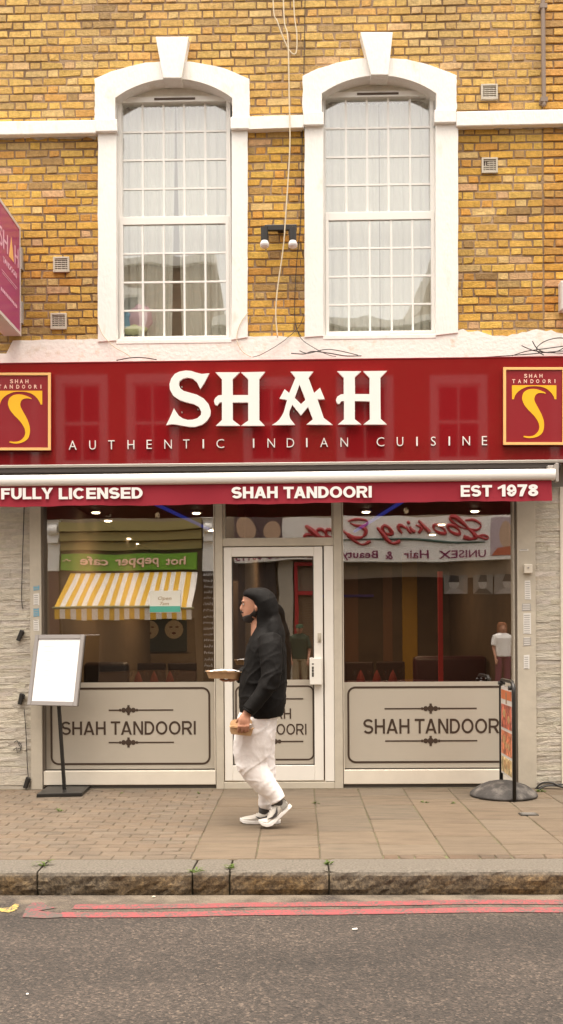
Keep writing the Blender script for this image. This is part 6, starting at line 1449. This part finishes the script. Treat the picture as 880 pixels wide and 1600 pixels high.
for i, (p0, p1) in enumerate(((693, 728), (738, 772), (774, 806))):
    a, b, c, d = rect(p0, p1, 899, 931, VF); mb = MB(); mb.box(a, b, YO + .06, YO + .075, c, d); ps = mb.build('poster', mat('poster_ground', (.20, .18, .16), .5), sl)
    mb = MB(); xm, zm = (a + b) / 2 + .05 * (i - 1), (c + d) / 2 + .03; mb.prism([[(xm + .11 * math.cos(t), zm + .15 * math.sin(t)) for t in np.linspace(0, 6.283, 19)[:-1]]], (0, YO + .0765, 0), (1, 0, 0), (0, 0, 1), (0, 1, 0), .002); mb.build('pale_oval', mat('poster_grey', (.36, .33, .30), .5), ps)
    mb = MB(); mb.prism([[(xm - .12, zm + .03), (xm + .12, zm + .03), (xm + .10, zm + .19), (xm - .06, zm + .21)]], (0, YO + .079, 0), (1, 0, 0), (0, 0, 1), (0, 1, 0), .002); mb.build('dark_crown', M['soot'], ps)
    mb = MB(); mb.prism([[(a + .02, c + .01), (b - .02, c + .01), (xm + .1, zm - .14), (xm - .1, zm - .14)]], (0, YO + .079, 0), (1, 0, 0), (0, 0, 1), (0, 1, 0), .002); mb.build('collar_shape', M['soot'] if i == 1 else M['grey_frame'], ps)
VS = VF - .35; a, b, c, d = rect(368, 803, 807, 876, VS)
ss = thing('salon_sign', ((a + b) / 2, .06 - VS, c), 'wide white salon sign with red script lettering across the road', 'sign')
mb = MB(); mb.box(a, b, YO + .02, .06 - VS - .001, c, d); mb.build('board', mat('white_sign_board', (.84, .80, .75), .4), ss)
scr = mat('red_script', (.42, .03, .035), .4)
mb = MB()
def script(mb, pts, r):
    q = [Vector((Q(x, y, VS)[0], .06 - VS + .015, Q(x, y, VS)[1])) for x, y in pts]; out = []
    for i in range(len(q) - 1):
        p0, p1, p2, p3 = q[max(i - 1, 0)], q[i], q[i + 1], q[min(i + 2, len(q) - 1)]
        for t in np.linspace(0, 1, 6)[:-1]: out.append(.5 * ((2 * p1) + (p2 - p0) * t + (2 * p0 - 5 * p1 + 4 * p2 - p3) * t * t + (3 * p1 - p0 - 3 * p2 + p3) * t ** 3))
    out.append(q[-1]); mb.tube(out, [r * (.55 + .6 * abs(math.sin(i * .22))) for i in range(len(out))], 6)
# written as it reads across the road: the photo sees it mirrored, right to left
script(mb, [(725, 811), (737, 809.5), (748, 814), (751, 820), (744, 825), (731, 824), (717, 821), (706, 814), (703, 808.5)], .026)
script(mb, [(703, 808.5), (709.5, 807.5), (719, 813), (731, 824), (740.5, 833), (742, 837.5), (733, 839.5), (721, 836.5)], .050); script(mb, [(737, 832), (748, 836), (760, 839.5), (763.5, 836.5), (756, 833.5), (746, 835.5), (736, 838)], .026)
for cx, cy in ((707.5, 825), (688, 825), (519, 833), (503, 832)): script(mb, [(cx + 7, cy + 1), (cx + 1, cy - 5), (cx - 7, cy - 5), (cx - 6, cy + 2), (cx + 1, cy + 7), (cx + 8, cy + 7), (cx + 7, cy)], .036)
script(mb, [(656, 811), (665, 822), (675, 832)], .048); script(mb, [(651, 819), (661, 824), (656, 833)], .036)
script(mb, [(640, 822), (644, 828), (650, 831)], .042); mb.ball((Q(638.5, 816, VS)[0], .06 - VS + .015, Q(638.5, 816, VS)[1]), .045)
script(mb, [(634, 822), (638, 829), (643, 832)], .036); script(mb, [(635, 826), (624, 821), (621, 826), (627, 833)], .038)
script(mb, [(609, 826), (601, 822), (597, 826), (604, 833), (612, 833), (607, 825)], .034); script(mb, [(589, 824), (598, 833), (606, 843), (614, 847), (624, 844)], .044)
script(mb, [(545, 816), (556, 812), (569, 812), (574, 816), (569, 821), (556, 821), (548, 818)], .026); script(mb, [(560, 821), (570, 826), (571, 832), (565, 838), (552, 839), (544, 834)], .046); script(mb, [(537, 828), (546, 836), (555, 844), (566, 849), (579, 844)], .036)
script(mb, [(478, 820), (488, 828), (499, 837)], .052); script(mb, [(489, 834), (480, 832), (478, 837), (486, 842), (494, 841)], .036)
mb.build('script_lettering', scr, ss)
mb = MB(); script(mb, [(758, 844), (700, 845), (620, 841), (540, 842), (505, 848)], .022); mb.build('swash', mat('dark_green_line', (.03, .08, .06), .5), ss)
mb = MB()
for wd, x0, x1, y0, y1 in (('UNISEX', 687, 760, 857, 870), ('Hair', 631, 672, 857, 870), ('&', 601, 613, 858, 871), ('Beauty', 534, 590, 858, 874), ('Salon', 466, 518, 861, 874), ('07958', 418, 458, 862, 874), ('53115', 370, 410, 862, 874)): ftext(mb, wd, x0, x1, y0, y1, VS, .012, bold=.01)
mb.each('sign_word', mat('purple_red_print', (.22, .02, .09), .4), ss)
a, b, c, d = rect(767, 803, 808, 868, VS - .02); mb = MB(); mb.box(a, b, .06 - VS, .06 - VS + .008, c, d); pt = mb.build('portrait_panel', mat('mauve_print', (.46, .36, .38), .5), ss)
mb = MB(); xm, zm = a + .34, c + .5; mb.prism([[(xm + .15 * math.cos(t), zm + .30 * math.sin(t)) for t in np.linspace(0, 6.283, 19)[:-1]]], (0, .06 - VS + .009, 0), (1, 0, 0), (0, 0, 1), (0, 1, 0), .003); mb.build('pale_oval', mat('peach_print', (.50, .33, .22), .5), pt)
mb = MB(); mb.prism([[(a + .03, c + .01), (b - .02, c + .01), (b - .06, c + .24), (a + .15, c + .2)]], (0, .06 - VS + .013, 0), (1, 0, 0), (0, 0, 1), (0, 1, 0), .003); mb.build('red_shape', mat('rust_print', (.42, .10, .04), .5), pt)
a, b, c, d = rect(368, 440, 806, 860, VS - .02); mb = MB(); mb.box(a, b, .06 - VS, .06 - VS + .008, c, d); pt = mb.build('portrait_panel', mat('dark_mauve_print', (.10, .06, .06), .5), ss)
for i, (px, py) in enumerate(((384, 826), (424, 828))):
    x_, z_ = Q(px, py, VS); mb = MB(); mb.prism([[(x_ + .20 * math.cos(t), z_ + .24 * math.sin(t)) for t in np.linspace(0, 6.283, 19)[:-1]]], (0, .06 - VS + .009, 0), (1, 0, 0), (0, 0, 1), (0, 1, 0), .003); mb.build('pale_oval', bpy.data.materials['peach_print'], pt)
# --- two people on the far pavement
def bystander(px, V, label, top, skirt, hair, hx=0.0, cap=False):
    x_ = Q(px, 1000, V)[0]; y_ = .06 - V
    t = thing('person', (x_, y_, 0), label, 'person')
    L_ = lambda rs, **k: [(x_ + r[0], y_ + r[1], r[2], r[3], r[4]) for r in rs]
    mb = MB()
    mb.loft(L_([(0, 0, 1.62, .03, .04), (0, 0, 1.60, .062, .08), (0, .01, 1.52, .075, .09), (0, .015, 1.45, .062, .08), (0, .02, 1.40, .035, .05)]), 16, side=(1, 0, 0)); mb.loft(L_([(0, 0, 1.45, .05, .05), (0, -.01, 1.32, .055, .055), (0, -.01, 1.1, .12, .09), (0, 0, .9, .14, .1)]), 16, side=(1, 0, 0))
    mb.loft(L_([(0, .10, 1.515, .010, .012), (0, .105, 1.49, .016, .018), (0, .10, 1.475, .012, .012)]), 10, side=(1, 0, 0))
    for s_ in (-1, 1):
        mb.loft(L_([(s_ * .16, 0, 1.30, .045, .045), (s_ * .22, .02, 1.05, .036, .036), (s_ * .20, .12, .86, .026, .026), (s_ * .19, .15, .80, .030, .016)]), 12, side=(1, 0, 0))
        for q in range(4): mb.tube([(x_ + s_ * (.165 + q * .016), y_ + .15, .80), (x_ + s_ * (.165 + q * .016), y_ + .165, .755), (x_ + s_ * (.165 + q * .016), y_ + .155, .725)], .0075, 8)
        mb.tube([(x_ + s_ * .165, y_ + .15, .82), (x_ + s_ * .14, y_ + .17, .785)], .009, 8)
        mb.loft(L_([(s_ * .08, 0, .92, .085, .085), (s_ * .09, .01, .50, .055, .058), (s_ * .09, 0, .10, .038, .042), (s_ * .09, .02, .03, .04, .06)]), 14, side=(1, 0, 0)); mb.loft(L_([(s_ * .09, -.05, .045, .035, .035), (s_ * .09, .06, .04, .042, .032), (s_ * .09, .17, .03, .03, .022)]), 12, side=(1, 0, 0))
    remesh(mb, .008, 3).build('body', M['skin'], t, smooth=True)
    mb = MB(); mb.loft(L_([(0, -.01, 1.41, .07, .06), (0, -.01, 1.36, .16, .09), (0, 0, 1.28, .195, .12), (0, 0, 1.1, .18, .125), (0, 0, .88, .19, .135)]), 20, side=(1, 0, 0))
    for s_ in (-1, 1): mb.loft(L_([(s_ * .14, 0, 1.33, .07, .07), (s_ * .20, .01, 1.18, .06, .062), (s_ * .215, .02, 1.10, .058, .06)]), 14, side=(1, 0, 0))
    remesh(mb, .01, 4).build('top', top, t, smooth=True)
    mb = MB(); mb.loft(L_([(0, 0, .96, .165, .12), (0, 0, .85, .175, .125)]), 18, side=(1, 0, 0))
    for s_ in (-1, 1): mb.loft(L_([(s_ * .09, 0, .86, .095, .11), (s_ * .095, .01, .48, .075, .08), (s_ * .095, 0, .10, .065, .07)]), 16, side=(1, 0, 0))
    remesh(mb, .01, 4).build('trousers', skirt, t, smooth=True)
    mb = MB()
    if cap: mb.loft(L_([(0, 0, 1.645, .03, .04), (0, 0, 1.63, .075, .09), (0, 0, 1.56, .088, .102), (0, 0, 1.545, .088, .102)]), 18, side=(1, 0, 0)); mb.loft(L_([(0, .08, 1.555, .07, .008), (0, .17, 1.545, .05, .006)]), 12, side=(1, 0, 0))
    else: mb.loft(L_([(0, -.005, 1.655, .03, .04), (0, -.005, 1.63, .078, .094), (0, -.012, 1.56, .098, .094), (0, -.035, 1.45, .105, .075), (0, -.05, 1.30, .095, .05)]), 18, side=(1, 0, 0))
    mb.build('cap' if cap else 'hair', hair, t, smooth=True)
    for s_ in (-1, 1):
        mb = MB(); mb.ball((x_ + s_ * .028, y_ + .083, 1.525), .009, .007, .006); mb.build('eye', M['soot'], t, smooth=True)
    mb = MB(); mb.loft(L_([(-.022, .089, 1.448, .004, .004), (0, .094, 1.447, .005, .006), (.022, .089, 1.448, .004, .004)]), 8, side=(0, 0, 1)); mb.build('mouth', mat('lip', (.25, .08, .06), .5), t, smooth=True)
bystander(786, 12.0, 'woman with red hair in a white t-shirt standing across the road', M['letter_white'], mat('plum_cloth', (.16, .03, .06), .8), mat('red_hair', (.22, .07, .025), .7))
bystander(468, 11.6, 'person in a green cap and green top standing across the road', mat('green_knit', (.028, .045, .026), .9), mat('khaki_cloth', (.32, .25, .16), .8), mat('green_cap_cloth', (.03, .07, .035), .9), cap=True)
